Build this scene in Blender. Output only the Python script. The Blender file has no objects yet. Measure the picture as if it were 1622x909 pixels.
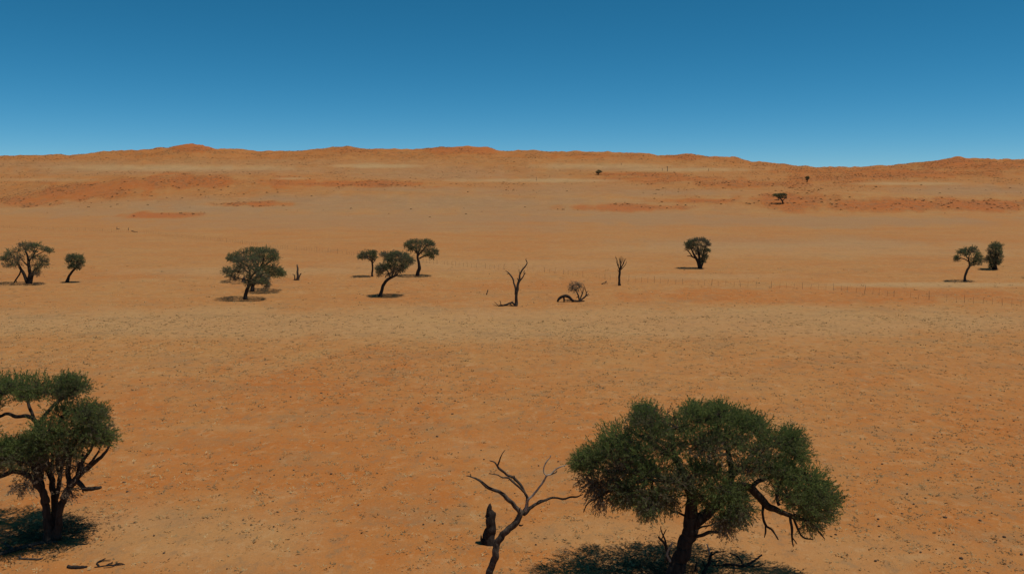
import bpy, math, random
import numpy as np

random.seed(7)
RNG = np.random.default_rng(11)
sc = bpy.context.scene
COL = sc.collection

# ------------------------------------------------------------------ camera
CAM_H = 17.0                      # drone height over the plain, metres
FPX, CX, CY = 1300.0, 811.0, 454.5  # focal length and centre in photo pixels (1622 x 909)
HORIZON = 295.0
PITCH = math.atan((CY - HORIZON) / FPX)
CP, SP = math.cos(PITCH), math.sin(PITCH)
cam_d = bpy.data.cameras.new("camera")
cam = bpy.data.objects.new("camera", cam_d)
COL.objects.link(cam)
cam_d.sensor_width = 36.0
cam_d.lens = FPX / 1622.0 * 36.0
cam_d.clip_start = 0.5
cam_d.clip_end = 20000
cam.location = (0, 0, CAM_H)
cam.rotation_euler = (math.pi / 2 - PITCH, 0, 0)
sc.camera = cam

# ------------------------------------------------------------------ sky and sun
SUN_EL, SUN_AZ = math.radians(71), math.radians(104)   # azimuth clockwise from +Y (the view)
world = bpy.data.worlds.new("World")
sc.world = world
world.use_nodes = True
wn, wl = world.node_tree.nodes, world.node_tree.links
sky = wn.new('ShaderNodeTexSky')
sky.sky_type = 'NISHITA'
sky.sun_disc = False
sky.sun_elevation = SUN_EL
sky.sun_rotation = SUN_AZ
sky.altitude = 6000
sky.air_density = 1.0
sky.dust_density = 0.0
sky.ozone_density = 6.0
hsv = wn.new('ShaderNodeHueSaturation')
hsv.inputs['Hue'].default_value = 0.475
hsv.inputs['Saturation'].default_value = 1.23
wl.new(sky.outputs[0], hsv.inputs['Color'])
wl.new(hsv.outputs[0], wn['Background'].inputs[0])
wn['Background'].inputs[1].default_value = 0.082

sun_d = bpy.data.lights.new("sun", 'SUN')
sun_d.energy = 3.2
sun_d.angle = math.radians(0.53)
sun_d.color = (1.0, 0.93, 0.82)
sun = bpy.data.objects.new("sun", sun_d)
COL.objects.link(sun)
sdir = np.array([math.cos(SUN_EL) * math.sin(SUN_AZ), math.cos(SUN_EL) * math.cos(SUN_AZ), math.sin(SUN_EL)])
from mathutils import Vector
sun.rotation_euler = Vector(sdir).to_track_quat('Z', 'Y').to_euler()
sun.location = (60, -20, 120)

vs = sc.view_settings
vs.view_transform = 'Standard'
vs.look = 'None'
vs.exposure = 0.0
vs.gamma = 1.0
vs.use_curve_mapping = False

# ------------------------------------------------------------------ helpers: projection and noise
def ray(px, py):
    """direction (with Y = 1) of the line of sight through a photo pixel"""
    v = (py - CY) / FPX
    h = (px - CX) / FPX
    k = CP - v * SP
    return h / k, -(SP + v * CP) / k

def project(X, Y, Z):
    dz = Z - CAM_H
    dep = np.maximum(Y * CP - dz * SP, 0.01)
    down = -Y * SP - dz * CP
    return CX + FPX * X / dep, CY + FPX * down / dep

def hash2(ix, iy, seed):
    n = (ix.astype(np.int64) * 374761393 + iy.astype(np.int64) * 668265263 + seed * 1442695041) & 0x7fffffff
    n = ((n ^ (n >> 13)) * 1274126177) & 0x7fffffff
    n = n ^ (n >> 16)
    return (n & 0xffff) / 65535.0

def vnoise(x, y, seed=0):
    x = np.asarray(x, float); y = np.asarray(y, float)
    ix, iy = np.floor(x), np.floor(y)
    fx, fy = x - ix, y - iy
    fx = fx * fx * fx * (fx * (fx * 6 - 15) + 10); fy = fy * fy * fy * (fy * (fy * 6 - 15) + 10)
    a, b = hash2(ix, iy, seed), hash2(ix + 1, iy, seed)
    c, d = hash2(ix, iy + 1, seed), hash2(ix + 1, iy + 1, seed)
    return (a + (b - a) * fx) * (1 - fy) + (c + (d - c) * fx) * fy

def fbm(x, y, seed=0, octv=4):
    t, amp, tot = 0, 1.0, 0
    for k in range(octv):
        t = t + amp * vnoise(x * 2 ** k + 17.3 * k, y * 2 ** k - 9.1 * k, seed + k)
        tot += amp; amp *= 0.5
    return t / tot          # 0..1

def sstep(a, b, x):
    t = np.clip((x - a) / (b - a), 0, 1)
    return t * t * (3 - 2 * t)

# ------------------------------------------------------------------ terrain heights
U_IN = np.linspace(-0.80, 0.80, 431)
U_SIDE = 0.80 + np.cumsum(np.linspace(0.006, 0.09, 40))
U = np.concatenate([-U_SIDE[::-1], U_IN, U_SIDE])
ROWS = np.concatenate([np.linspace(-90, 22, 30),
                       np.geomspace(24, 440, 270),
                       np.geomspace(442, 2050, 330),
                       np.geomspace(2080, 9500, 40)])
def fanw(Y): return np.sqrt(Y * Y + 3600.0)
GX = U[None, :] * fanw(ROWS)[:, None]
GY = np.repeat(ROWS[:, None], len(U), 1)

# crest and valley lines read off the photograph: (distance, [(column, row), ...])
SKYLINE = [(0,248),(40,246),(110,248),(165,241),(240,237),(280,232),(297,229),(310,228),(322,230),(345,237),(400,239),(415,240),(470,241),
 (520,235),(550,232),(590,236),(640,237.5),(665,237),(700,232),(730,232.5),(765,233),(785,238),(800,240),(820,239),(870,242),
 (930,241),(960,242),(1010,244),(1045,248),(1085,245),(1120,249.5),(1165,251),(1190,257),(1215,257),(1235,261),(1290,266),
 (1365,266),(1390,264),(1430,262),(1470,257),(1500,252),(1515,249.5),(1530,253),(1550,252),(1622,254)]
LAYERS = [
 (442, [(0,345),(1622,345)]),
 (480, [(0,341),(700,340),(840,339),(1622,339)]),
 (570, [(0,334),(300,327),(500,330),(700,329),(840,325),(950,321),(1080,318),(1200,312),(1280,308.5),(1350,307),(1420,310),(1500,316),(1622,318)]),
 (720, [(0,329),(100,324),(200,317.5),(330,312),(480,304),(600,299),(690,297.5),(800,299),(1000,306),(1200,302),(1350,301),(1500,302),(1622,306)]),
 (860, [(0,316),(50,307),(100,298),(170,288),(200,281),(270,277.5),(330,276),(420,278),(480,283),(540,287.5),(600,288),(640,286),(690,291),(800,293),
        (900,294),(1000,291),(1100,287),(1200,287),(1300,290),(1400,287),(1500,286),(1622,288)]),
 (1060, [(0,284),(100,280),(170,275),(270,272),(330,271),(500,273),(600,278),(700,284),(800,287),(900,285),(1000,279),(1100,276),(1200,277),(1300,281),(1450,274),(1622,272)]),
 (1370, [(0,263),(110,263),(300,262),(640,262),(800,258),(850,256),(1000,258),(1170,266),(1250,272),(1350,276),(1450,268),(1622,263)]),
 (1680, SKYLINE),
]
def build_heights():
    colpx = CX + FPX / CP * U * 1.0            # columns of far ground
    kY = [400.0]; kZ = [np.zeros(len(U))]
    for D, pts in LAYERS:
        p = np.array(pts, float)
        q = np.interp(colpx, p[:, 0], p[:, 1])
        # beyond the frame the lines roll on with gentle swells
        out = np.maximum(0, np.abs(colpx - CX) - 811) / 400.0
        q = q - np.clip(out, 0, 1) * 14 * (fbm(colpx / 260.0, colpx * 0 + D / 300.0, 5, 3) - 0.5) * (D / 1680.0)
        kY.append(D)
        kZ.append(CAM_H + D * ray(CX, q)[1])
    kY += [2100, 3200, 9600]
    kZ += [kZ[-1] - 25, kZ[-1] * 0 + 30, kZ[-1] * 0 + 20]
    Z = np.zeros_like(GX)
    kY = np.array(kY); kZ = np.array(kZ)
    for i, Y in enumerate(ROWS):
        if Y <= 400: continue
        k = min(np.searchsorted(kY, Y) - 1, len(kY) - 2)
        t = (Y - kY[k]) / (kY[k + 1] - kY[k])
        ts = t * t * (3 - 2 * t)
        t = 0.45 * t + 0.55 * ts
        Z[i] = kZ[k] * (1 - t) + kZ[k + 1] * t
    # soften the folds along the line of sight
    i0 = np.searchsorted(ROWS, 350)
    for _ in range(10):
        Zp = Z.copy()
        Z[i0:-1] = 0.25 * Zp[i0 - 1:-2] + 0.5 * Zp[i0:-1] + 0.25 * Zp[i0 + 1:]
    # swells on the plain, dune hummocks further out
    near = 1 - sstep(300, 480, GY)
    Z += near * sstep(20, 60, GY) * ((fbm(GX / 34.0, GY / 20.0, 21, 3) - 0.5) * 0.75)
    far = sstep(430, 620, GY) * (1 - sstep(2000, 2600, GY))
    ridg = 1 - np.abs(2 * fbm(GX / 62.0, GY / 48.0, 31, 4) - 1)
    Z += far * ((ridg - 0.75) * (3.2 + 6.0 * sstep(700, 1500, GY)) + (fbm(GX / 21.0, GY / 17.0, 41, 4) - 0.5) * (2.4 + 4.6 * sstep(800, 1500, GY)))
    return Z
GZ = build_heights()

def zfun(X, Y):
    X = np.atleast_1d(np.asarray(X, float)); Y = np.atleast_1d(np.asarray(Y, float))
    r = np.interp(Y, ROWS, np.arange(len(ROWS)))
    c = np.interp(X / fanw(Y), U, np.arange(len(U)))
    r0 = np.clip(r.astype(int), 0, len(ROWS) - 2); c0 = np.clip(c.astype(int), 0, len(U) - 2)
    fr, fc = r - r0, c - c0
    return ((GZ[r0, c0] * (1 - fc) + GZ[r0, c0 + 1] * fc) * (1 - fr) + (GZ[r0 + 1, c0] * (1 - fc) + GZ[r0 + 1, c0 + 1] * fc) * fr)

YS = np.geomspace(12, 6000, 5000)
def ground(px, py):
    """where the line of sight through a pixel meets the ground"""
    rx, rz = ray(px, py)
    g = CAM_H + YS * rz - zfun(YS * rx, YS)
    i = int(np.argmax(g < 0))
    if i == 0: i = len(YS) - 1
    a, b = g[i - 1], g[i]
    t = a / (a - b) if a != b else 0
    Y = YS[i - 1] + (YS[i] - YS[i - 1]) * t
    return np.array([Y * rx, Y, float(zfun(Y * rx, Y)[0])])

# ------------------------------------------------------------------ materials
def new_mat(name):
    m = bpy.data.materials.new(name); m.use_nodes = True
    nt = m.node_tree; nt.nodes.clear()
    return m, nt.nodes, nt.links
def N(nodes, typ, **kw):
    n = nodes.new(typ)
    for k, v in kw.items():
        if k in n.inputs: n.inputs[k].default_value = v
        else: setattr(n, k, v)
    return n
def mixc(nodes, links, fac, a, b, mode='MIX'):
    n = nodes.new('ShaderNodeMix'); n.data_type = 'RGBA'; n.blend_type = mode
    for sock, val in ((n.inputs[0], fac), (n.inputs[6], a), (n.inputs[7], b)):
        if hasattr(val, 'is_linked'): links.new(val, sock)
        elif isinstance(val, (int, float)): sock.default_value = val
        else: sock.default_value = (*val, 1)
    return n.outputs[2]
def mth(nodes, links, op, a, b=0.0, c=0.0):
    n = nodes.new('ShaderNodeMath'); n.operation = op
    for s, v in zip(n.inputs, (a, b, c)):
        if hasattr(v, 'is_linked'): links.new(v, s)
        else: s.default_value = v
    return n.outputs[0]
def rng(nodes, links, v, a, b, c=0.0, d=1.0):
    n = nodes.new('ShaderNodeMapRange'); n.clamp = True
    links.new(v, n.inputs[0])
    for i, x in enumerate((a, b, c, d)): n.inputs[i + 1].default_value = x
    return n.outputs[0]
def noise(nodes, links, co, scale, detail=4, rough=0.55, stretch=None):
    if stretch:
        mp = nodes.new('ShaderNodeMapping'); links.new(co, mp.inputs[0]); mp.inputs['Scale'].default_value = stretch; co = mp.outputs[0]
    n = nodes.new('ShaderNodeTexNoise'); n.inputs['Scale'].default_value = scale
    n.inputs['Detail'].default_value = detail; n.inputs['Roughness'].default_value = rough
    links.new(co, n.inputs[0])
    return n.outputs[0]

def sand_material():
    m, n, l = new_mat("desert_sand")
    co = n.new('ShaderNodeTexCoord').outputs['Object']
    def attr(a):
        x = n.new('ShaderNodeAttribute'); x.attribute_name = a; return x.outputs['Fac']
    big = noise(n, l, co, 0.035, 5, 0.6, (1, 1.6, 1))
    mid = noise(n, l, co, 0.33, 5, 0.65, (1, 1.3, 1))
    fine = noise(n, l, co, 4.0, 4, 0.7)
    grit = noise(n, l, co, 17.0, 3, 0.7)
    org = mth(n, l, 'ADD', attr('orange'), mth(n, l, 'MULTIPLY_ADD', big, 0.9, -0.45))
    org = mth(n, l, 'ADD', org, mth(n, l, 'MULTIPLY_ADD', mid, 0.9, -0.45))
    org = rng(n, l, org, 0.05, 0.92)
    c = mixc(n, l, org, (0.415, 0.218, 0.076), (0.410, 0.136, 0.029))
    c = mixc(n, l, rng(n, l, attr('orange'), 0.8, 1.25), c, (0.410, 0.112, 0.022))
    gr = mth(n, l, 'MULTIPLY', attr('grey'), rng(n, l, mid, 0.25, 0.7, 0.55, 1.1))
    c = mixc(n, l, mth(n, l, 'MULTIPLY', gr, 0.85), c, (0.275, 0.186, 0.110))
    c = mixc(n, l, mth(n, l, 'MULTIPLY', attr('pale'), rng(n, l, mid, 0.2, 0.7, 0.5, 1.0)), c, (0.43, 0.27, 0.125))
    veg = mth(n, l, 'MULTIPLY', attr('scrub'), rng(n, l, noise(n, l, co, 0.20, 6, 0.80), 0.48, 0.60, 0.0, 0.65))
    c = mixc(n, l, veg, c, (0.150, 0.088, 0.042))
    stub = noise(n, l, co, 0.9, 6, 0.78, (1, 0.8, 1))
    c = mixc(n, l, rng(n, l, stub, 0.52, 0.64, 0.0, 0.6), c, (0.245, 0.150, 0.075))
    c = mixc(n, l, rng(n, l, stub, 0.46, 0.36, 0.0, 0.5), c, (0.455, 0.275, 0.130))
    drift = noise(n, l, co, 0.11, 7, 0.72, (1, 1.5, 1))
    c = mixc(n, l, rng(n, l, drift, 0.52, 0.66, 0.0, 0.5), c, (0.280, 0.165, 0.075))
    c = mixc(n, l, rng(n, l, drift, 0.46, 0.32, 0.0, 0.30), c, (0.455, 0.265, 0.118))
    # straw and crust flecks
    fl = rng(n, l, fine, 0.56, 0.74)
    c = mixc(n, l, mth(n, l, 'MULTIPLY', fl, 0.55), c, (0.41, 0.25, 0.115))
    dk = rng(n, l, noise(n, l, co, 2.1, 5, 0.75), 0.60, 0.74)
    c = mixc(n, l, mth(n, l, 'MULTIPLY', dk, 0.30), c, (0.20, 0.105, 0.045))
    gv = rng(n, l, grit, 0.3, 0.7, 0.88, 1.10)
    gm = n.new('ShaderNodeCombineColor')
    for i in range(3): l.new(gv, gm.inputs[i])
    c = mixc(n, l, 1.0, c, gm.outputs[0], 'MULTIPLY')
    b = N(n, 'ShaderNodeBsdfPrincipled', Roughness=0.95)
    b.inputs['Specular IOR Level'].default_value = 0.1
    l.new(c, b.inputs['Base Color'])
    bump = N(n, 'ShaderNodeBump', Strength=0.6, Distance=0.16)
    hsum = mth(n, l, 'ADD', mth(n, l, 'MULTIPLY', mid, 1.6), mth(n, l, 'ADD', mth(n, l, 'MULTIPLY', fine, 0.55), mth(n, l, 'MULTIPLY', grit, 0.15)))
    l.new(hsum, bump.inputs['Height'])
    l.new(bump.outputs[0], b.inputs['Normal'])
    o = n.new('ShaderNodeOutputMaterial'); l.new(b.outputs[0], o.inputs[0])
    return m

def bark_material(name, dark, light, scale=6.0, amount=0.5):
    m, n, l = new_mat(name)
    co = n.new('ShaderNodeTexCoord').outputs['Object']
    a = noise(n, l, co, scale, 5, 0.65, (1, 1, 0.22))
    b2 = noise(n, l, co, scale * 0.22, 3, 0.5)
    f = rng(n, l, a, 0.38, 0.66)
    c = mixc(n, l, f, dark, light)
    c = mixc(n, l, rng(n, l, b2, 0.4, 0.7, 0, amount), c, tuple(0.5 * (x + y) * 1.35 for x, y in zip(dark, light)))
    b = N(n, 'ShaderNodeBsdfPrincipled', Roughness=0.9)
    b.inputs['Specular IOR Level'].default_value = 0.15
    l.new(c, b.inputs['Base Color'])
    bump = N(n, 'ShaderNodeBump', Strength=0.9, Distance=0.05)
    l.new(a, bump.inputs['Height']); l.new(bump.outputs[0], b.inputs['Normal'])
    o = n.new('ShaderNodeOutputMaterial'); l.new(b.outputs[0], o.inputs[0])
    return m

def leaf_material(name, stops, transl=0.22):
    m, n, l = new_mat(name)
    at = n.new('ShaderNodeAttribute'); at.attribute_name = 'tint'
    rp = n.new('ShaderNodeValToRGB')
    el = rp.color_ramp.elements
    el[0].position, el[0].color = stops[0][0], (*stops[0][1], 1)
    el[1].position, el[1].color = stops[-1][0], (*stops[-1][1], 1)
    for p, c in stops[1:-1]:
        e = el.new(p); e.color = (*c, 1)
    l.new(at.outputs['Fac'], rp.inputs[0])
    d = N(n, 'ShaderNodeBsdfDiffuse', Roughness=0.8); t = n.new('ShaderNodeBsdfTranslucent')
    l.new(rp.outputs[0], d.inputs[0]); l.new(rp.outputs[0], t.inputs[0])
    mx = n.new('ShaderNodeMixShader'); mx.inputs[0].default_value = transl
    l.new(d.outputs[0], mx.inputs[1]); l.new(t.outputs[0], mx.inputs[2])
    o = n.new('ShaderNodeOutputMaterial'); l.new(mx.outputs[0], o.inputs[0])
    return m

M_SAND = sand_material()
M_BARK = bark_material("dark_bark", (0.016, 0.012, 0.010), (0.058, 0.043, 0.033))
M_DEAD = bark_material("weathered_wood", (0.022, 0.016, 0.013), (0.120, 0.090, 0.066), 9.0)
M_PALE = bark_material("bleached_wood", (0.20, 0.155, 0.12), (0.46, 0.38, 0.29), 9.0)
M_CHAR = bark_material("blackened_wood", (0.012, 0.009, 0.008), (0.050, 0.036, 0.028), 7.0)
M_POST = bark_material("fence_wood", (0.13, 0.085, 0.056), (0.24, 0.165, 0.11), 9.0)
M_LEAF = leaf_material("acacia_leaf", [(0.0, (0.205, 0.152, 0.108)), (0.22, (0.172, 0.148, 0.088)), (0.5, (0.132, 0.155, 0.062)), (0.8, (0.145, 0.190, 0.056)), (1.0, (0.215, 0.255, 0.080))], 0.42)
M_LEAF_GREY = leaf_material('haze_grey_leaf', [(0.0, (0.200, 0.160, 0.115)), (0.22, (0.172, 0.156, 0.100)), (0.5, (0.150, 0.166, 0.086)), (0.8, (0.160, 0.190, 0.078)), (1.0, (0.210, 0.235, 0.098))], 0.35)  # greyer, lighter leaves of the middle trees: distance haze put into the colour
M_DRYLEAF = leaf_material("dry_twig_leaf", [(0.0, (0.16, 0.125, 0.09)), (1.0, (0.30, 0.24, 0.16))], 0.1)
M_STRAW = leaf_material("dry_grass", [(0.0, (0.27, 0.18, 0.09)), (0.4, (0.55, 0.37, 0.17)), (1.0, (0.72, 0.53, 0.27))], 0.3)
M_SCRUB = leaf_material("dune_scrub_leaf", [(0.0, (0.16, 0.105, 0.06)), (0.5, (0.10, 0.085, 0.045)), (1.0, (0.085, 0.09, 0.04))], 0.1)
M_STONE = bark_material("dark_stone", (0.050, 0.032, 0.021), (0.150, 0.096, 0.060), 5.0)
mw, nw_, lw_ = new_mat("rusty_wire")
_b = N(nw_, 'ShaderNodeBsdfPrincipled', Roughness=0.6, Metallic=0.8); _b.inputs['Base Color'].default_value = (0.16, 0.11, 0.08, 1)
_n = nw_.new('ShaderNodeTexNoise'); _n.inputs['Scale'].default_value = 3.0
lw_.new(rng(nw_, lw_, _n.outputs[0], 0.3, 0.7, 0.45, 0.8), _b.inputs['Roughness'])
lw_.new(_b.outputs[0], nw_.new('ShaderNodeOutputMaterial').inputs[0])
M_WIRE = mw

# ------------------------------------------------------------------ mesh building
class MB:
    def __init__(self): self.v = []; self.q = []; self.t = []; self.tint = []; self.n = 0
    def add(self, v, q=None, t=None, tint=None):
        v = np.asarray(v, float).reshape(-1, 3)
        if q is not None and len(q): self.q.append(np.asarray(q, np.int64) + self.n)
        if t is not None and len(t): self.t.append(np.asarray(t, np.int64) + self.n)
        self.tint.append(np.full(len(v), 0.5) if tint is None else np.broadcast_to(np.asarray(tint, float), (len(v),)))
        self.v.append(v); self.n += len(v)
    def mesh(self, name, mat, smooth=False, tint=False):
        me = bpy.data.meshes.new(name)
        V = np.concatenate(self.v)
        Q = np.concatenate(self.q) if self.q else np.zeros((0, 4), np.int64)
        T = np.concatenate(self.t) if self.t else np.zeros((0, 3), np.int64)
        me.vertices.add(len(V)); me.vertices.foreach_set('co', V.astype(np.float32).ravel())
        loops = np.concatenate([Q.ravel(), T.ravel()]).astype(np.int32)
        tot = np.concatenate([np.full(len(Q), 4), np.full(len(T), 3)]).astype(np.int32)
        st = np.concatenate([[0], np.cumsum(tot)[:-1]]).astype(np.int32)
        me.loops.add(len(loops)); me.loops.foreach_set('vertex_index', loops)
        me.polygons.add(len(tot)); me.polygons.foreach_set('loop_start', st); me.polygons.foreach_set('loop_total', tot)
        me.polygons.foreach_set('use_smooth', np.full(len(tot), smooth))
        if tint:
            a = me.attributes.new('tint', 'FLOAT', 'POINT'); a.data.foreach_set('value', np.concatenate(self.tint).astype(np.float32))
        me.materials.append(mat)
        me.update(calc_edges=True)
        return me
    def build(self, name, mat, parent=None, smooth=False, tint=False):
        if not self.v: return None
        o = bpy.data.objects.new(name, self.mesh(name, mat, smooth, tint))
        COL.objects.link(o); o.parent = parent
        return o

def unit(v):
    v = np.asarray(v, float)
    return v / np.maximum(np.linalg.norm(v, axis=-1, keepdims=True), 1e-9)

def smooth_line(pts, rad, step):
    """Catmull-Rom through the points; radii follow"""
    P = np.asarray(pts, float); R = np.asarray(rad, float)
    if len(P) < 2: return P, R
    E = np.concatenate([[2 * P[0] - P[1]], P, [2 * P[-1] - P[-2]]])
    op, orr = [], []
    for i in range(len(P) - 1):
        n = max(2, int(math.ceil(np.linalg.norm(P[i + 1] - P[i]) / step)))
        n = min(n, 14)
        t = (np.arange(n) / n)[:, None]
        a, b, c, d = E[i], E[i + 1], E[i + 2], E[i + 3]
        op.append(0.5 * (2 * b + (c - a) * t + (2 * a - 5 * b + 4 * c - d) * t ** 2 + (3 * b - a - 3 * c + d) * t ** 3))
        orr.append(R[i] + (R[i + 1] - R[i]) * t[:, 0])
    op.append(P[-1:]); orr.append(R[-1:])
    return np.concatenate(op), np.concatenate(orr)

def tube(mb, P, R, sides, lump=0.0, tint=None):
    P = np.asarray(P, float); R = np.asarray(R, float); n = len(P)
    T = unit(np.gradient(P, axis=0))
    ref = np.array([0.31, 0.93, 0.17]) if abs(T[0][1]) < 0.9 else np.array([0.9, 0.1, 0.3])
    A = unit(np.cross(T, ref)); B = np.cross(T, A)
    an = np.linspace(0, 2 * np.pi, sides, endpoint=False)
    rr = R[:, None] * np.ones(sides)[None]
    if lump:
        ph = RNG.random(2) * 50
        al = (np.concatenate([[0], np.cumsum(np.linalg.norm(np.diff(P, axis=0), axis=1))]) / max(2.2 * float(R.max()), 1e-3))[:, None]
        rr = rr * (1 + lump * (2 * vnoise(np.cos(an)[None] * 1.6 + ph[0] + al * 0.25, np.sin(an)[None] * 1.6 + al * 0.6 + ph[1], 3) - 1))
    V = P[:, None] + rr[..., None] * (np.cos(an)[None, :, None] * A[:, None] + np.sin(an)[None, :, None] * B[:, None])
    i = np.arange(n - 1)[:, None] * sides; k = np.arange(sides)[None]; k2 = (k + 1) % sides
    Q = np.stack([i + k, i + k2, i + sides + k2, i + sides + k], -1).reshape(-1, 4)
    V = np.concatenate([V.reshape(-1, 3), [P[0] - T[0] * R[0] * 0.2, P[-1] + T[-1] * R[-1] * 0.6]])
    c0, c1 = n * sides, n * sides + 1
    kk = np.arange(sides); k2 = (kk + 1) % sides
    Tt = np.concatenate([np.stack([np.full(sides, c0), k2, kk], -1), np.stack([np.full(sides, c1), (n - 1) * sides + kk, (n - 1) * sides + k2], -1)])
    mb.add(V, Q, Tt, tint)

def leaflets(mb, org, axis, slen, k, L, W, tint, spread=0.75):
    """k narrow leaves along each sprig"""
    n = len(org)
    if n == 0: return
    org = np.repeat(org, k, 0); ax = np.repeat(axis, k, 0); sl = np.repeat(slen, k); tn = np.repeat(tint, k)
    m = n * k
    t = RNG.random(m)
    p = org + ax * (sl * t)[:, None]
    d = unit(ax * 0.75 + RNG.normal(0, spread * 0.6, (m, 3)))
    s = unit(np.cross(d, RNG.normal(0, 1, (m, 3))))
    l = L * (0.6 + 0.8 * RNG.random(m))[:, None]; w = W * (0.6 + 0.8 * RNG.random(m))[:, None]
    V = np.stack([p, p + d * l * 0.5 + s * w * 0.5, p + d * l, p + d * l * 0.45 - s * w * 0.5], 1).reshape(-1, 3)
    Q = np.arange(m * 4).reshape(m, 4)
    tt = np.clip(tn + RNG.normal(0, 0.11, m), 0, 1)
    mb.add(V, Q, None, np.repeat(tt, 4))

def tag(o, label=None, cat=None, group=None, kind=None):
    if label: o['label'] = label
    if cat: o['category'] = cat
    if group: o['group'] = group
    if kind: o['kind'] = kind
    return o
def empty(name, loc):
    o = bpy.data.objects.new(name, None); COL.objects.link(o); o.location = tuple(loc); o.empty_display_size = 0.5
    return o

# ------------------------------------------------------------------ the ground sheet
PATCH = {
 'orange': [(255,341,75,6,1.1),(400,323,65,5,1.1),(330,288,190,15,.95),(560,291,140,7,.95),(130,306,130,14,.9),(225,292,90,13,.9),(160,298,90,14,.85),(440,289,110,9,.85),(30,318,80,11,.85),(60,288,60,6,.7),
            (1440,325,220,12,1.0),(1000,329,130,6,.95),(1110,318,70,6,.9),(1255,318,95,18,.9),(1570,325,100,12,1.0),(1200,292,160,9,.8),(1450,275,190,11,.85),
            (1530,262,150,12,.85),(1300,283,100,11,.8),(1050,284,140,6,.8),(1010,276,90,4,.9),(310,234,60,9,1.0),(720,238,70,8,.95),(550,239,70,7,.8),
            (1515,257,50,10,1.0),(1090,249,60,5,.9),(930,247,110,6,.7),(1290,271,110,7,.75),(150,246,150,6,.6),(420,245,120,6,.6),
            (420,720,420,150,.78),(650,600,300,45,.62),(880,680,140,80,.7),(1380,640,240,80,.62),(1500,790,220,100,.7),(700,860,110,60,.72),(1440,720,160,60,.66),
            (1250,468,420,14,.75),(700,452,330,13,.55),(120,436,220,16,.55),(260,352,260,7,.3),(850,474,140,12,.5),(480,470,250,12,.5),(100,690,200,50,.5),(30,730,40,30,.5),
            (560,398,260,14,.32),(1350,440,260,10,.42)],
 'pale':   [(280,266,180,5,.9),(590,263,70,3,1.1),(850,286,120,3,1.0),(950,263,110,4,.8),(1090,269,100,3,.8),(1440,291,80,2.5,.8),(60,285,80,3,.5),(460,283,30,2,.6),
            (1500,451,190,4,.8),(811,512,1100,26,.5),(400,430,220,8,.4),(1300,395,420,14,.35),(1100,438,160,5,.4),(300,850,200,60,.32),(960,845,140,26,.3),(1250,880,320,40,.25),
            (1450,883,40,6,.6),(340,677,110,5,.3),(800,420,300,10,.3)],
 'grey':   [(330,331,150,9,.75),(500,318,220,10,.7),(760,322,190,12,.7),(900,346,260,7,.55),(1060,305,140,6,.55),(1550,302,110,9,.65),(640,299,120,4,.6),(130,334,150,8,.5),
            (1300,352,320,8,.5),(700,360,300,10,.35),(1250,385,300,12,.35),(840,304,150,8,.5),(980,268,90,4,.5),(90,262,120,7,.4),(700,270,150,8,.4),(400,258,300,6,.25),
            (200,815,150,30,.25),(500,355,300,10,.4),(1050,344,200,7,.6),(250,275,150,4,.4),(450,325,440,13,.6),(250,338,280,6,.5),(900,332,320,12,.55),(700,346,700,8,.5),(300,271,330,7,.5),(700,277,170,9,.5),(1300,350,400,8,.55),(880,300,140,10,.4),(1010,268,120,5,.4)],
}
def patch_masks(X, Y, Z):
    px, py = project(X, np.maximum(Y, 5), Z)
    w1 = fbm(X / (4 + Y * 0.03), Y / (4 + Y * 0.05), 61, 4) - 0.5
    w2 = fbm(X / (9 + Y * 0.05), Y / (9 + Y * 0.09), 71, 3) - 0.5
    w3 = fbm(X / (1.5 + Y * 0.011), Y / (1.5 + Y * 0.016), 81, 3) - 0.5
    fr = sstep(350, 600, Y)
    res = {}
    for k, lst in PATCH.items():
        m = np.zeros_like(X); kw = {'orange': 0.8, 'pale': 0.42, 'grey': 0.7}[k]
        for (cx, cy, rx, ry, a) in lst:
            if k == 'orange' and cy < 345: a = a * 1.3
            r = np.sqrt(((px - cx) / rx) ** 2 + ((py - cy) / ry) ** 2)
            m = np.maximum(m, a * (1 - sstep(0.55 - 0.3 * (cy < 345), 1.25 + 0.3 * (cy < 345), r + kw * ((1.3 - 0.7 * fr) * w1 + (0.8 - 0.3 * fr) * w2 + (0.9 + 0.3 * fr) * w3))))
        res[k] = m
    base = 0.40 + 0.22 * (1 - sstep(50, 95, Y)) + 0.22 * w2 - 0.08 * sstep(400, 520, Y) + 0.26 * sstep(560, 760, Y) + 0.22 * sstep(1430, 1560, Y)
    res['grey'] = res['grey'] * (1 - 0.85 * np.clip(res['orange'], 0, 1))
    res['orange'] = np.maximum(res['orange'], base)
    res['orange'] = res['orange'] * (1 - 0.4 * np.clip(res['pale'] + 0.7 * res['grey'], 0, 1))
    clus = fbm(X / 45.0, Y / 38.0, 93, 4)
    res['scrub'] = (0.02 + 0.98 * np.clip((res['orange'] - 0.36) * 1.8, 0, 1)) * sstep(.33, .56, clus) * sstep(430, 520, Y) * np.clip(1 - 1.5 * res['pale'], 0, 1)
    return res

def make_terrain():
    nr, nc = GX.shape
    V = np.stack([GX, GY, GZ], -1).reshape(-1, 3)
    i = np.arange(nr - 1)[:, None] * nc; k = np.arange(nc - 1)[None]
    Q = np.stack([i + k, i + k + 1, i + nc + k + 1, i + nc + k], -1).reshape(-1, 4)
    mb = MB(); mb.add(V, Q)
    o = mb.build('ground', M_SAND, None, smooth=True)
    for name, m in patch_masks(V[:, 0], V[:, 1], V[:, 2]).items():
        a = o.data.attributes.new(name, 'FLOAT', 'POINT'); a.data.foreach_set('value', m.astype(np.float32))
    tag(o, 'wide plain of orange and tan sand rising to dunes', 'ground', kind='structure')
make_terrain()

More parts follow.
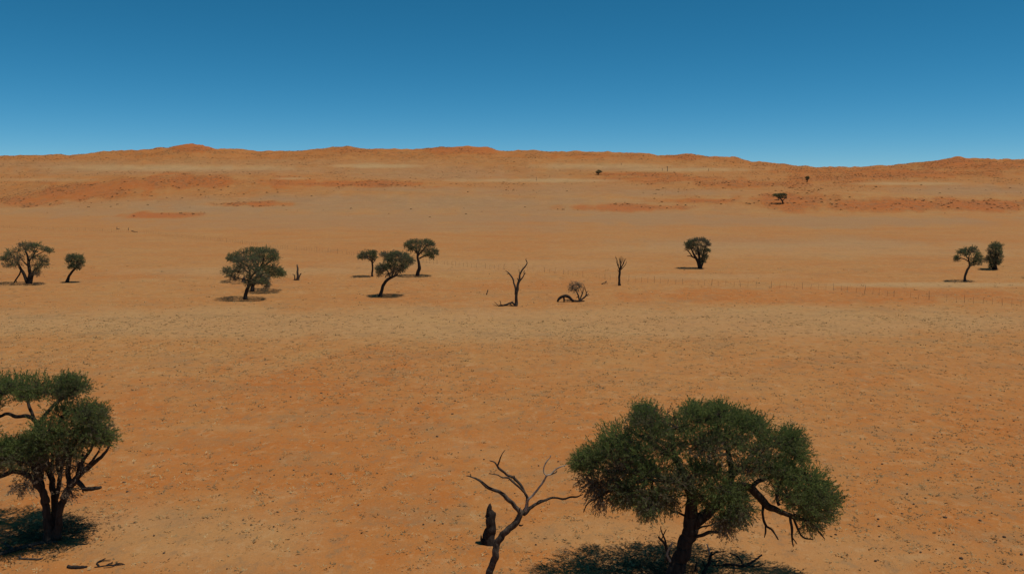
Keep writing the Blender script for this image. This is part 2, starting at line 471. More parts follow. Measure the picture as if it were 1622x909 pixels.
# ------------------------------------------------------------------ trees
class Plant:
    """a rooted thing whose outline points are given in photo pixels; depth offsets are metres away from the viewer"""
    def __init__(self, name, label, cat, base, group=None, sink=0.06):
        self.b = ground(*base)
        self.b[2] -= sink
        self.root = empty(name, self.b)
        tag(self.root, label, cat, group)
        self.mpp = self.b[1] / FPX            # metres to a photo pixel here
        self.nodes = []                       # (position, radius)
        self.basepx = base
    def P(self, px, py, dz=0.0):
        rx, rz = ray(px, py)
        Y = self.b[1] + dz
        return np.array([Y * rx, Y, CAM_H + Y * rz]) - self.b
    def stem(self, name, pts, mat, sides=10, lump=0.14, wob=0.35, label=None, node=True, root=False, parent=None):
        """pts: (px, py, radius px[, dz])"""
        P = [self.P(p[0], p[1], p[3] if len(p) > 3 else 0.0) for p in pts]
        R = [p[2] * self.mpp for p in pts]
        if root:
            P[0] = np.array([P[0][0], P[0][1], 0.0])
            P = [P[0] - np.array([0, 0, 0.25])] + P; R = [R[0] * 1.04] + R
        step = max(2.2 * self.mpp, 0.07)
        A, B = smooth_line(P, R, step)
        w = RNG.normal(0, 1, A.shape)
        for _ in range(3): w[1:-1] = (w[:-2] + 2 * w[1:-1] + w[2:]) / 4
        w *= 2.2
        A = A + w * (B * wob * 0.3)[:, None]
        mb = MB(); tube(mb, A, B, sides, lump)
        o = mb.build(name, mat, parent or self.root, smooth=True)
        if label: o['label'] = label
        if node:
            for a, b in zip(A[1:], B[1:]): self.nodes.append((a, b))
        return o
    def crown(self, clumps, depth, tilt=0.0, copies=2, sprigs=150, k=11, L=0.14, W=0.03, slen=0.3, droop=0.15, twigs=7, leafmat=None, dark=0.0,
              branchmat=None, back=0.0, green=0.55, rscale=1.0, leafiness=1.0, crownname='crown', up=0.45, spread=0.75, shrink=(1, 1), drop=0.0):
        if drop:
            a_ = np.array([c[:2] for c in clumps]); c0 = (a_.min(0) + a_.max(0)) / 2
            clumps = [(c0[0] + (c[0] - c0[0]) * shrink[0], c0[1] + (c[1] - c0[1]) * shrink[1] + drop * max(0.0, 1 - (c[1] - a_[:, 1].min()) / (a_[:, 1].max() - a_[:, 1].min()))) + tuple(c[2:]) for c in clumps]
        cl = np.array([c[:4] for c in clumps], float)
        x0, x1 = (cl[:, 0] - cl[:, 2]).min(), (cl[:, 0] + cl[:, 2]).max()
        y0, y1 = (cl[:, 1] - cl[:, 3]).min(), (cl[:, 1] + cl[:, 3]).max()
        xm, hw, ym, hh = (x0 + x1) / 2, (x1 - x0) / 2, (y0 + y1) / 2, (y1 - y0) / 2
        items = []
        for c in clumps:
            brown = c[4] if len(c) > 4 else 0.0
            hang = c[5] if len(c) > 5 else 0.0
            e = depth * math.sqrt(max(0.08, 1 - ((c[0] - xm) / hw) ** 2))
            offs = np.linspace(-0.62, 0.62, copies) if copies > 1 else [0.0]
            for j, of in enumerate(offs):
                jx = random.uniform(-.3, .3) * c[2] if j else 0; jy = random.uniform(-.15, .2) * c[3] if j else 0
                dz = back + of * e + random.uniform(-.15, .15) * e + tilt * (ym - c[1]) / hh
                items.append((self.P(c[0] + jx, c[1] + jy, dz), c[2] * self.mpp * rscale, c[3] * self.mpp * rscale, brown, hang))
        npos = np.array([a for a, b in self.nodes]); nrad = np.array([b for a, b in self.nodes])
        items.sort(key=lambda t: float(np.min(np.linalg.norm(npos - t[0], axis=1))))
        mid = np.mean([t[0] for t in items], 0)
        br, tw, lf = MB(), MB(), MB()
        for (c, rx, ry, brown, hang) in items:
            d = c - npos
            dist = np.linalg.norm(d, axis=1)
            cost = dist * (1 + 0.9 * np.clip(-d[:, 2] / np.maximum(dist, .01), 0, 1)) - 2.2 * np.minimum(nrad, 0.12)
            j = int(np.argmin(cost)); a = npos[j]
            r0 = min(nrad[j] * 0.62, 0.02 + 0.020 * dist[j] + 0.012 * rx)
            r1 = max(0.012, 0.25 * self.mpp)
            if dist[j] > 0.25:
                ctrl = a + (c - a) * 0.5 + np.array([0, 0, 0.10 * dist[j]]) + RNG.normal(0, 0.10 * dist[j], 3)
                t = np.linspace(0, 1, max(4, int(dist[j] / max(0.22, 2 * self.mpp)) + 2))[:, None]
                line = (1 - t) ** 2 * a + 2 * t * (1 - t) * ctrl + t ** 2 * c
                line[1:-1] += RNG.normal(0, 0.035 * min(1.0, dist[j]), line[1:-1].shape)
                rad = r0 + (r1 - r0) * t[:, 0] ** 0.8
                if self.mpp < 0.06:
                    one = MB(); tube(one, line, np.maximum(rad, 0.2 * self.mpp), 6, 0.1); one.build('branch', branchmat or M_BARK, self.root, smooth=True)
                else:
                    tube(br, line, np.maximum(rad, 0.2 * self.mpp), 4, 0.1)
                npos = np.concatenate([npos, line[1:]]); nrad = np.concatenate([nrad, rad[1:]])
            # side shoots inside the clump
            tips = []
            for _ in range(twigs):
                q = unit(RNG.normal(0, 1, 3)); q[2] = q[2] * 0.8 + (0.25 if hang == 0 else -0.5)
                tip = c + q * np.array([rx, rx, ry]) * (0.65 + 0.4 * random.random())
                st = c + (a - c) * random.uniform(0, 0.35) * min(1.0, rx / max(dist[j], .01))
                bend = (st + tip) / 2 + RNG.normal(0, 0.14 * rx, 3) + np.array([0, 0, 0.06 * rx])
                if hang: tip[2] -= hang * ry * random.random()
                A, B = smooth_line([st, bend, tip], [0.55 * r1 + 0.012, 0.4 * r1 + 0.008, max(0.005, 0.12 * self.mpp)], max(0.3, 4 * self.mpp))
                tube(tw, A, B, 3)
                tips.append((A, tip))
                if self.mpp < 0.06:
                    for __ in range(3):
                        s = A[random.randrange(len(A) // 2, len(A))]
                        e2 = s + unit(RNG.normal(0, 1, 3) + q + np.array([0, 0, up - hang])) * rx * random.uniform(.25, .55)
                        if hang: e2[2] -= hang * ry * 0.8 * random.random()
                        tube(tw, np.array([s, (s + e2) / 2 + RNG.normal(0, .03, 3), e2]), [0.011, 0.008, 0.005], 3)
            # foliage
            n = int(sprigs * leafiness * random.uniform(0.6, 1.35) * (1 - 0.75 * (brown > 0.85)))
            if n:
                q = unit(RNG.normal(0, 1, (n, 3)))
                q[:, 2] = np.where(q[:, 2] < 0, q[:, 2] * (0.45 if hang == 0 else 0.9), q[:, 2])
                rr = RNG.random(n) ** 0.45 * (1 + 0.32 * RNG.random(n) ** 3)
                lum = 0.78 + 0.45 * vnoise(q[:, 0] * 2.2 + c[0] * 3, q[:, 2] * 2.2 + q[:, 1] * 1.7 + c[2] * 3, 9)
                org = c + q * np.array([rx, rx, ry]) * (rr * lum)[:, None] * 0.92
                outw = unit(org - mid)
                ax = unit(q * 0.8 + outw * 0.5 + RNG.normal(0, .42, (n, 3)) + np.array([0, 0, up - hang * 1.3]))
                low = (q[:, 2] < -0.1)
                ax[low] = unit(ax[low] - np.array([0, 0, droop + 0.35]))
                ct = green - 0.55 * brown + RNG.normal(0, 0.14)
                tint = np.clip(ct + RNG.normal(0, 0.07, n) + 0.16 * (q[:, 2] > 0.35) - 0.16 * (rr < 0.62), 0, 1)  # clump tops take a lighter green: sunlit highlights put into the tint
                leaflets(lf, org, ax, slen * (0.5 + 0.9 * RNG.random(n)), k, L, W, tint, spread)
        bm_ = branchmat or M_BARK
        o = br.build('branches', bm_, self.root, smooth=True)
        if o: o['kind'] = 'stuff'
        o = tw.build('twigs', bm_, self.root)
        if o: o['kind'] = 'stuff'
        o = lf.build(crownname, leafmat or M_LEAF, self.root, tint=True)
        return o

def Z(x, y, s, ox, oy):
    return ox + x / s, oy + y / s
def conv(lst, s, ox, oy):
    """enlarged-view readings -> photo pixels"""
    out = []
    for c in lst:
        out.append((ox + c[0] / s, oy + c[1] / s, c[2] / s) + ((c[3] / s,) if len(c) > 3 else ()) + tuple(c[4:]))
    return out
def conv_stem(lst, s, ox, oy):
    return [(ox + c[0] / s, oy + c[1] / s, c[2] / s) + tuple(c[3:]) for c in lst]

# --- the big tree in front on the right
def big_tree():
    s, ox, oy = 2.942, 880, 600
    t = Plant('tree', 'large spreading green tree in the right foreground with a thick leaning trunk', 'tree', (1069, 926), sink=0.1)
    S = lambda name, pts, mat=M_BARK, **k: t.stem(name, conv_stem(pts, s, ox, oy), mat, **k)
    S('trunk', [(556,958,58),(552,900,42),(575,840,38),(603,760,35),(625,695,36),(632,640,31),(632,590,27),(640,535,24),(612,465,19,.3),(570,385,15,.5),(545,300,11,.8),(530,220,7,1.0)], sides=16, lump=0.18, root=True)
    big = S('limb', [(630,690,26),(668,655,27),(712,618,25),(762,572,23,-.2),(815,520,22,-.3),(858,500,20,-.4),(905,505,20,-.5),(945,545,18,-.6),(990,592,16,-.7),(1045,615,13,-.8),(1100,638,11,-.8),(1160,655,8,-.7),(1225,660,5,-.6)], sides=12)
    S('limb', [(815,520,17,-.3),(822,450,16,0),(815,390,14,.3),(800,330,11,.6),(760,250,8,.9),(745,170,5,1.1)], sides=10)
    S('limb', [(640,545,16),(600,500,15,-.3),(520,470,13,-.6),(430,445,11,-.8),(330,432,9,-.8),(230,425,7,-.7),(150,405,4,-.6)], sides=10)
    S('limb', [(520,470,9,-.6),(420,475,9,-.9),(340,490,8,-1.1),(255,520,6,-1.2),(190,545,4,-1.2)], sides=8)
    S('limb', [(570,385,11,.5),(500,330,10,.8),(430,290,8,1.0),(350,240,6,1.2)], sides=8)
    S('limb', [(822,450,12,0),(880,400,11,.5),(940,330,9,.9),(1010,280,7,1.1),(1090,260,4,1.2)], sides=8)
    S('limb', [(1040,590,7,-.8),(1030,540,7,-.6),(1045,490,6,-.3),(1090,440,5,0)], sides=7)
    S('limb', [(905,505,11,-.5),(960,470,10,0),(1050,440,8,.4),(1150,430,6,.6)], sides=8)
    S('dead_branch', [(655,735,9,-.3),(690,722,9,-.6),(725,711,8,-.8),(757,716,6,-.9)], sides=7)
    S('dead_branch', [(522,850,11,-.4),(522,800,9,-.5),(508,765,7,-.5),(480,735,5,-.5)], sides=6)
    S('dead_branch', [(515,785,5,-.5),(512,755,5,-.5),(492,705,3,-.5),(490,685,2,-.5)], sides=5)
    S('dead_branch', [(495,745,3,-.5),(508,715,3,-.6),(516,700,2,-.6)], sides=5)
    S('dead_branch', [(535,850,6,-.75),(520,815,5,-.8),(540,770,4,-.8),(545,760,2,-.8)], M_PALE, sides=6, label='bleached strip of dead wood along the trunk')
    for pts in ([(968,585,7,-.7),(965,630,6,-.9),(978,680,6,-1.0),(1010,705,5,-1.0),(1038,748,3,-1.0)], [(978,680,4,-1.0),(978,715,4,-1.0),(973,738,2,-1.0)],
                [(1092,630,7,-.8),(1100,690,6,-.9),(1102,740,5,-.9),(1108,782,2,-.9)], [(1102,735,3,-.9),(1118,758,3,-.9),(1122,765,2,-.9)],
                [(1110,650,6,-.8),(1130,700,5,-1.0),(1155,738,5,-1.0),(1200,747,3,-1.0)], [(1160,655,6,-.7),(1200,680,5,-.8),(1235,720,4,-.8),(1255,745,2,-.8)],
                [(150,470,5,-1.1),(205,520,5,-1.2),(210,570,4,-1.2),(205,610,2,-1.2)], [(300,500,5,-1.0),(200,550,4,-1.3),(150,580,3,-1.3),(130,620,2,-1.3)]):
        S('dead_branch', pts, sides=6, node=False, parent=big if pts[0][0] > 900 else None)
    cl = [(165,365,95,62),(120,385,55,40),(285,240,100,80),(240,310,90,60),(350,330,90,60,.25),(415,155,90,58),(400,115,50,30),(440,240,90,60),(545,180,95,65),(635,110,55,38),(700,155,95,60),(800,140,90,55),(760,110,40,25),
          (880,160,80,50),(940,200,100,70),(1050,265,95,62),(1110,250,50,36),(1125,330,72,55),(960,320,110,70,.35),(820,260,110,70),(650,260,110,70),(720,310,110,80,.45),(520,300,110,65,.15),
          (470,400,110,58),(400,440,80,50),(320,390,80,55,.6),(560,480,85,55),(450,560,70,55,.3,.5),(520,560,60,50,.2,.4),(650,430,90,65),(720,420,80,75,.2),(780,520,95,50),(830,560,70,45),(700,560,80,50),
          (900,420,90,60,.5),(1000,400,95,55,.2),(1100,440,85,55),(1190,470,90,65),(1230,540,90,65),(1275,580,65,70),(1240,640,75,50),(1160,600,70,50),(1080,540,80,55),(1200,690,50,38,.2,.3),
          (820,620,58,62,.6,.8),(790,690,38,40,.75,.8),(880,630,45,45,.3,.5),(170,480,62,60,.8,.7),(190,560,52,45,.95,.9),(280,470,70,48,.65,.4),(350,530,75,40,.4,.5),(300,540,50,40,.3,.4),(430,610,50,36,.3,.6),(1180,220,0.1,0.1)]
    cl = [c for c in cl if c[2] > 1]
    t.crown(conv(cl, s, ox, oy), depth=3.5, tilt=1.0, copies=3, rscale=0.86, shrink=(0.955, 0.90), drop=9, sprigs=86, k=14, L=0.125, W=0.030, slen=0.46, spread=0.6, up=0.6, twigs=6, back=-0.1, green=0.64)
    return t
big_tree()

# --- the tree at the left edge
def left_tree():
    s, ox, oy = 2.68, 0, 570
    t = Plant('tree', 'large bushy tree with several trunks cut by the left edge of the view', 'tree', (80, 855), sink=0.1)
    S = lambda name, pts, mat=M_BARK, **k: t.stem(name, conv_stem(pts, s, ox, oy), mat, **k)
    S('trunk', [(216,765,30),(206,710,22),(198,650,16),(188,590,14),(176,530,13),(172,470,16,.3),(168,400,12,.6),(160,330,9,.9),(150,255,8,1.4)], sides=14, lump=0.2, root=True)
    S('trunk', [(226,755,20,.2),(232,680,15,.2),(232,600,14,.3),(225,530,13,.4),(205,470,11,.6),(195,400,11,.8),(230,320,8,1.0),(260,240,5,1.2)], sides=12, root=False)
    S('trunk', [(236,750,18,-.1),(252,660,14,-.1),(270,590,14,-.2),(298,540,14,-.3),(325,500,12,-.3),(360,465,12,-.3),(400,435,9,-.3),(440,400,7,-.2),(465,365,4,-.1)], sides=12)
    S('limb', [(200,600,15,-.2),(160,530,14,-.5),(115,490,12,-.7),(60,472,10,-.9),(10,490,9,-1.0),(-30,505,7,-1.0)], sides=9)
    S('limb', [(172,470,10,.3),(130,440,9,0),(80,415,7,-.2),(30,400,5,-.3)], sides=8)
    S('limb', [(150,255,9,1.4),(115,238,9,1.5),(70,240,8,1.5),(30,228,7,1.5),(-20,250,6,1.5)], sides=9)
    S('limb', [(150,260,8,1.4),(125,200,7,1.6),(110,150,5,1.8)], sides=7)
    S('limb', [(168,400,9,.6),(150,330,9,1.0),(165,270,9,1.3),(230,190,7,1.8),(300,140,5,2.2)], sides=8)
    S('limb', [(298,540,12,-.3),(290,460,10,0),(300,400,8,.1),(325,340,5,.2)], sides=8)
    S('limb', [(325,500,9,-.3),(350,430,8,-.1),(385,380,6,0),(410,330,4,.1)], sides=8)
    S('limb', [(238,600,10,.3),(255,500,9,.2),(265,440,8,.3),(290,360,5,.3)], sides=8)
    for pts in ([(225,520,8,.2),(215,470,7,.3),(225,420,6,.3),(215,370,4,.3)], [(268,580,8,-.3),(320,520,7,-.5),(345,455,6,-.5),(352,400,4,-.4)], [(190,560,8,-.3),(150,480,7,-.4),(135,430,6,-.4),(140,380,4,-.3)],
                [(165,470,7,.1),(130,400,6,.1),(95,380,4,.1)], [(300,540,7,-.4),(375,450,6,-.5),(420,385,4,-.4)], [(255,500,6,.3),(240,440,6,.4),(250,380,4,.4)], [(115,490,6,-.7),(75,430,5,-.7),(40,400,4,-.6)]):
        S('limb', pts, sides=7)
    S('dead_branch', [(318,500,12,-.3),(340,525,11,-.5),(365,548,10,-.6),(400,545,9,-.7),(428,541,6,-.7)], sides=8)
    S('dead_branch', [(358,540,6,-.6),(352,555,4,-.6),(355,562,2,-.6)], sides=5, node=False)
    cl = [(35,100,72,46),(20,130,50,36),(125,105,85,50),(110,150,60,30,.2),(215,120,80,46),(320,115,68,36),(290,90,40,24),(280,140,40,24,.5),(-60,120,80,55),(-50,190,60,40),(-130,170,80,60),
          (265,225,95,55),(360,220,75,50),(405,225,50,34),(420,300,58,58,.2),(375,270,70,56,.4),(300,300,105,55),(440,335,42,36),(200,290,75,44),(140,335,60,32),(210,340,80,46),(165,375,75,42),(90,370,62,36),(40,365,50,32),
          (-10,380,60,42),(350,340,70,45),(290,390,70,36,.2),(15,430,50,45,.5),(-50,440,60,50,.2),(-100,330,80,60),(100,430,60,36,.5),(100,530,50,24,.95,.4),(290,550,36,36,.9,.4),(200,440,60,40,.9,.2),(330,440,60,36,.92,.2),(130,460,60,40,.9,.3),(260,420,60,36,.88,.1),(-110,240,70,50)]
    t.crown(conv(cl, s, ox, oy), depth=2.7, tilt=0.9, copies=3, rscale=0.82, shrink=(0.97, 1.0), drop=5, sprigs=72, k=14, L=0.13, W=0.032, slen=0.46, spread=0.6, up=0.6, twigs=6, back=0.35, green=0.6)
    return t
left_tree()

# --- the trees of the middle distance
def mid_tree(label, base, trunk, limbs, clumps, s, ox, oy, depth, group=None, name='tree', cat='tree', twin=None, mat=M_BARK, **kw):
    t = Plant(name, label, cat, Z(*base, s, ox, oy), group, sink=0.05)
    for i, tr in enumerate(trunk if isinstance(trunk[0], list) else [trunk]):
        t.stem('trunk', conv_stem(tr, s, ox, oy), mat, sides=8, lump=0.15, root=(i == 0))
    for l_ in limbs:
        t.stem('limb', conv_stem(l_, s, ox, oy), mat, sides=6, lump=0.1)
    if clumps:
        a = dict(copies=3, sprigs=66, k=6, L=0.27, W=0.07, slen=0.42, twigs=5, droop=0.1, green=0.45, leafiness=0.36, rscale=0.9, leafmat=M_LEAF_GREY)
        a.update(kw)
        t.crown(conv(clumps, s, ox, oy), depth=depth, **a)
    return t

A4 = (6.488, 0, 360)
mid_tree('round open tree with forked trunks at the far left of the middle row', (292,582),
  [[(300,582,26),(305,530,20),(308,470,17),(300,400,15),(292,340,13),(282,290,10),(262,245,7)], [(285,575,18),(262,520,17),(235,465,15),(205,410,11),(180,360,7)], [(318,560,12),(335,490,11),(352,440,9),(400,395,6)]],
  [[(295,350,9),(330,310,8),(360,260,6),(385,215,4)], [(145,568,7),(165,535,8),(200,482,8),(215,440,6)], [(165,535,4),(172,568,3)], [(308,420,8),(270,380,7),(230,340,5)], [(335,310,6),(400,275,5),(450,250,3)]],
  [(235,190,42,26),(300,188,50,26),(375,190,45,28),(445,228,42,26),(495,243,30,20),(150,250,72,42),(105,275,50,36),(70,330,55,42),(150,330,66,46,.4),(210,310,50,40,.3),(250,230,45,34),(340,245,50,36),(320,200,40,26),(410,330,70,42),(450,350,42,34),(440,390,46,28),(360,390,50,36),(375,440,38,26),(100,390,55,30,.2),(180,380,55,32,.3),(370,475,26,14,.3),(40,325,26,20),(330,320,40,34)],
  *A4, depth=3.2, sprigs=64)
mid_tree('small leaning tree with a round crown, second from the left of the middle row', (690,566),
  [(690,566,20),(700,530,15),(712,500,13),(738,460,12),(765,430,11),(785,405,8),(795,370,5)], [[(765,430,7),(750,390,6),(735,350,4)], [(785,405,6),(815,375,4)]],
  [(725,315,36,28),(765,310,36,24),(810,315,36,26),(835,345,26,30),(740,350,44,34),(790,350,44,34),(815,385,36,24),(760,390,36,24),(712,350,28,26),(735,400,22,16),(800,415,24,12)],
  *A4, depth=1.3, sprigs=70)
A5 = (6.495, 330, 360)
mid_tree('wide green tree with a slanting trunk, nearest of the left cluster', (375,742),
  [(375,742,26),(383,700,20),(395,655,18),(412,610,17),(425,560,14),(425,500,11),(420,440,8),(400,390,5)],
  [[(415,600,11),(450,590,10),(500,578,8),(560,580,6),(605,590,3)], [(425,550,9),(350,530,7),(280,525,6),(250,520,3)], [(425,520,9),(480,470,8),(530,430,5)], [(422,470,8),(350,420,7),(300,390,4)], [(430,560,7),(480,520,6),(530,510,4)]],
  [(190,455,34,26),(225,490,44,30),(280,440,60,44),(330,380,76,52),(300,350,50,36),(400,350,90,52),(380,420,80,52),(450,400,80,52),(480,460,80,52),(530,500,76,46),(560,555,58,36),(590,540,42,30),(605,590,26,15,.4,.4),(440,520,60,46,.1),(420,570,36,30,.2,.4),(510,560,50,32),(330,460,60,40,.2),(270,510,40,20,.6,.3),(360,330,60,36),(470,340,60,36)],
  *A5, depth=3.4, sprigs=76, green=0.42)
mid_tree('dense dark tree close behind the slanting tree of the left cluster', (452,662),
  [(452,662,26),(455,620,20),(470,560,17),(500,500,15),(530,430,12),(560,360,8),(570,300,5)], [[(500,500,10),(580,470,9),(660,460,6),(720,460,4)], [(540,420,9),(610,370,8),(660,330,5)], [(530,430,9),(480,350,8),(440,290,5)]],
  [(620,250,76,38),(560,250,80,42),(670,270,50,40),(690,320,36,40),(640,330,80,52),(580,330,80,52),(660,400,66,46),(620,440,70,46),(700,440,52,36),(735,455,46,38),(750,480,28,24),(690,490,60,20),(560,420,80,52),(500,300,80,52),(640,490,50,22)],
  *A5, depth=3.6, sprigs=84, green=0.62)
mid_tree('dark green tree farthest back in the left cluster, mostly hidden', (560,562),
  [(560,562,22),(548,520,17),(520,460,14),(480,400,11),(450,330,8),(430,280,5)], [[(520,460,9),(400,400,8),(300,330,5)], [(500,430,9),(520,330,8),(530,260,5)]],
  [(245,305,42,26),(220,325,26,16),(300,300,56,36),(360,265,60,34),(420,240,60,30),(480,238,56,28),(400,300,80,42),(480,300,80,46),(270,340,40,24),(540,250,50,32)],
  *A5, depth=3.6, sprigs=78, green=0.52)
t = Plant('tree_stump', 'broad brown stump under the crowns of the left cluster', 'stump', Z(365,563,*A5), sink=0.04)
t.stem('trunk', conv_stem([(365,563,24),(364,545,20),(368,525,15),(372,512,8)], *A5), M_DEAD, sides=9, lump=0.3, root=True)

A6 = (6.99, 540, 360)
mid_tree('slim small tree with a flat crown leaning left, left of the bent tree', (346,546),
  [(346,546,14),(348,500,10),(350,450,10),(348,400,9),(343,380,8),(325,365,7),(295,345,5)], [[(348,395,6),(352,350,6),(355,310,4)], [(352,400,4),(375,370,4),(392,338,3)]],
  [(235,310,34,24),(222,332,26,18),(265,330,40,20),(285,290,48,28),(330,290,46,28),(362,290,24,26),(365,325,24,26),(310,325,44,26),(345,350,30,20)],
  *A6, depth=1.4, sprigs=64)
mid_tree('tree with a bent curving trunk and two-tiered crown at the centre of the middle row', (432,764),
  [(432,764,30),(445,730,20),(458,690,19),(472,645,19),(492,605,18),(525,572,17),(565,550,15),(600,535,11),(625,520,7)],
  [[(565,550,11),(575,500,10),(590,450,8),(600,390,6),(610,340,4)], [(545,560,9),(530,510,8),(500,465,6),(460,440,4)], [(585,545,8),(620,490,7),(680,430,6),(730,380,4)], [(600,535,5),(640,530,4),(665,545,3)], [(575,500,7),(540,440,6),(510,370,5)], [(530,510,4),(495,540,3),(490,560,2)]],
  [(480,312,34,18),(520,325,46,26),(570,315,50,26),(600,300,36,14),(640,315,56,24),(690,325,50,26),(730,345,46,26),(775,372,34,18),(770,395,24,18),(560,360,66,34),(640,360,70,34),(520,370,46,30),(700,375,50,30),(600,400,66,34),(670,415,60,30),(700,440,40,20),(455,435,46,22),(500,440,44,24),(430,460,32,22),(470,465,40,20),(545,440,44,28),(620,455,54,30,.4),(432,508,18,22),(580,490,46,24,.7,.2),(520,520,26,20,.9),(655,480,30,18,.7)],
  *A6, depth=2.8, sprigs=64)
mid_tree('tall umbrella-crowned tree with an upright trunk, right of the bent tree', (848,540),
  [(848,540,26),(855,500,20),(868,450,19),(864,400,16),(853,350,14),(848,300,12),(840,260,9),(825,220,6)],
  [[(868,345,8),(905,325,8),(960,308,6),(1010,295,4)], [(850,320,9),(890,270,8),(930,220,6),(970,180,4)], [(845,290,8),(800,240,7),(760,215,4)], [(850,310,8),(870,250,7),(890,190,4)]],
  [(735,205,30,24),(760,190,42,30),(790,170,42,26),(840,165,50,26),(890,170,44,26),(940,165,30,20),(980,175,42,30),(1000,200,28,26),(800,215,54,30),(870,205,54,34),(940,215,54,36),(830,240,50,26,.3),(780,245,40,22),(900,260,54,26),(970,260,40,26),(1025,265,38,30),(1045,285,24,22),(1000,305,44,24),(950,300,44,20),(1005,330,20,12)],
  *A6, depth=3.0, sprigs=66)
A8 = (8.11, 1050, 360)
mid_tree('fan-shaped bushy tree with bare lower limbs, standing alone right of centre', (476,530),
  [[(476,530,34),(470,490,28),(455,450,22),(430,405,18),(400,350,13),(370,290,9),(345,240,6)], [(480,500,22),(472,430,19),(465,360,14),(455,280,9),(450,220,6)], [(485,505,22),(495,440,17),(510,370,13),(530,300,9),(550,230,6)], [(490,510,14),(515,460,11),(535,400,8),(560,340,5)]],
  [[(410,400,9),(375,370,8),(340,322,7),(305,292,5),(268,280,2)], [(385,382,7),(345,368,6),(308,372,3)], [(305,292,3),(285,300,2),(262,302,1)], [(340,322,4),(310,270,3),(275,240,1)]],
  [(320,220,36,24),(355,195,32,26),(350,240,46,30),(400,185,36,26),(440,170,36,24),(480,172,40,24),(520,175,32,26),(560,200,36,26),(575,230,30,26),(400,230,50,36),(460,230,50,40),(520,250,50,40),(380,275,44,28,.2),(430,290,46,34,.2),(490,300,50,40),(545,305,50,30),(580,305,26,15),(500,350,46,32),(545,370,34,26),(530,400,34,22),(515,445,22,22),(450,340,36,34,.3),(335,262,30,22)],
  *A8, depth=1.8, sprigs=66, up=0.9, green=0.36)
A9 = (6.49, 1480, 360)
mid_tree('spindly open tree with a crooked pale trunk near the right edge', (316,556),
  [(316,556,18),(312,525,13),(318,490,12),(332,455,12),(350,420,11),(362,395,10),(358,360,8),(350,330,7),(360,290,5),(380,250,3)],
  [[(352,352,6),(320,332,5),(280,320,5),(245,325,3)], [(362,400,7),(395,388,6),(440,378,5),(490,388,3)], [(355,340,5),(330,295,5),(300,265,3)], [(365,390,5),(400,350,4),(430,330,3)], [(328,470,5),(330,445,4),(333,430,2)]],
  [(238,312,24,18),(236,335,20,15),(270,255,32,18),(300,260,32,20),(345,235,44,20),(395,220,36,18),(360,262,44,24),(410,250,28,20),(445,285,26,13),(410,320,40,26),(450,320,40,26),(480,345,32,28),(430,355,46,26),(400,370,30,20),(325,280,30,20)],
  *A9, depth=2.0, sprigs=58, mat=M_DEAD)
mid_tree('tall dense narrow tree with foliage almost to the ground near the right edge', (618,434),
  [(618,434,24),(620,400,18),(622,350,15),(628,290,11),(632,230,7),(630,190,4)], [[(605,425,8),(585,400,8),(572,350,5)], [(622,350,8),(650,310,6),(670,270,4)], [(622,360,8),(590,310,6),(575,270,4)]],
  [(625,185,36,24),(655,200,34,30),(590,205,26,26),(620,230,52,36),(665,245,28,36),(580,250,34,34),(640,280,50,40),(580,300,40,36),(555,330,30,24),(610,320,50,40,.2),(665,290,28,28),(660,330,34,30),(640,355,36,24),(580,345,40,24),(610,370,36,22),(650,370,22,14),(583,398,14,15)],
  *A9, depth=1.6, sprigs=80, green=0.45)
mid_tree('tree just outside the right edge whose shadow shows at the edge', (1056,520),
  [(1056,520,18),(1058,470,14),(1060,420,11),(1055,370,7)], [[(1058,440,8),(1090,400,6),(1110,370,4)], [(1058,440,8),(1035,400,6),(1022,375,4)]],
  [(1025,350,50,36),(1080,330,60,40),(1120,360,50,36),(1060,370,60,30),(1050,310,50,30)], *A9, depth=2.2, sprigs=50)

# --- far trees on the dunes
def far_tree(label, base, trunk, clumps, depth, **kw):
    t = Plant('tree', label, 'tree', base, 'lone trees on the dunes', sink=0.1)
    t.stem('trunk', trunk[0], M_BARK, sides=6, root=True)
    for l_ in trunk[1:]: t.stem('limb', l_, M_BARK, sides=5)
    a = dict(copies=2, sprigs=34, k=5, L=0.5, W=0.22, slen=0.5, twigs=2, green=0.3)
    a.update(kw)
    t.crown(clumps, depth=depth, **a)
far_tree('flat-topped umbrella tree on the orange dune at right', (1240.6,322.6),
  [[(1240.6,322.6,1.3),(1239.5,320,1.1),(1237.8,317,1.0),(1236,313,.8),(1234,310,.5)], [(1239,319,.6),(1241.5,316.5,.6),(1243.5,314.5,.4)], [(1236.5,314,.5),(1231,312,.5),(1228,310,.4)]],
  [(1227.5,310,3.4,1.8),(1231,308.8,3.6,1.9),(1235,308.6,3.6,2),(1239,308.8,3.6,1.9),(1242.5,309.5,3.2,1.8),(1234,311.5,3.5,1.8),(1238,312.5,3,1.6,.2),(1244,313.5,1.6,1.3,.5),(1235.5,314,2,1,.3)], 2.6)
far_tree('tiny upright dark tree high on the right dune slope', (1278.3,288.6),
  [[(1278.3,288.6,.9),(1278.4,286.5,.7),(1278.5,284,.6),(1278.6,282,.4)]], [(1277.2,281.6,1.7,1.3),(1279.5,281.4,1.8,1.3),(1278.5,283,1.9,1.3),(1278.7,284.8,1.3,1.1),(1280.2,282.6,1.2,1)], 1.5, L=0.7, W=0.3)
far_tree('small round tree on the pale dune slope at centre', (947.2,277.2),
  [[(947.2,277.2,1.0),(947.3,275.5,.8),(948,273.5,.6)], [(947.6,275,.5),(950.5,273.8,.5)]], [(945.6,272.4,1.8,1.3),(948,270.8,2.3,1.2),(950.6,271.4,2.2,1.2),(952,272.8,1.5,1.1),(948.5,273,2.3,1.0),(945.8,274,1.4,.9,.2)], 2.4, L=0.7, W=0.3)

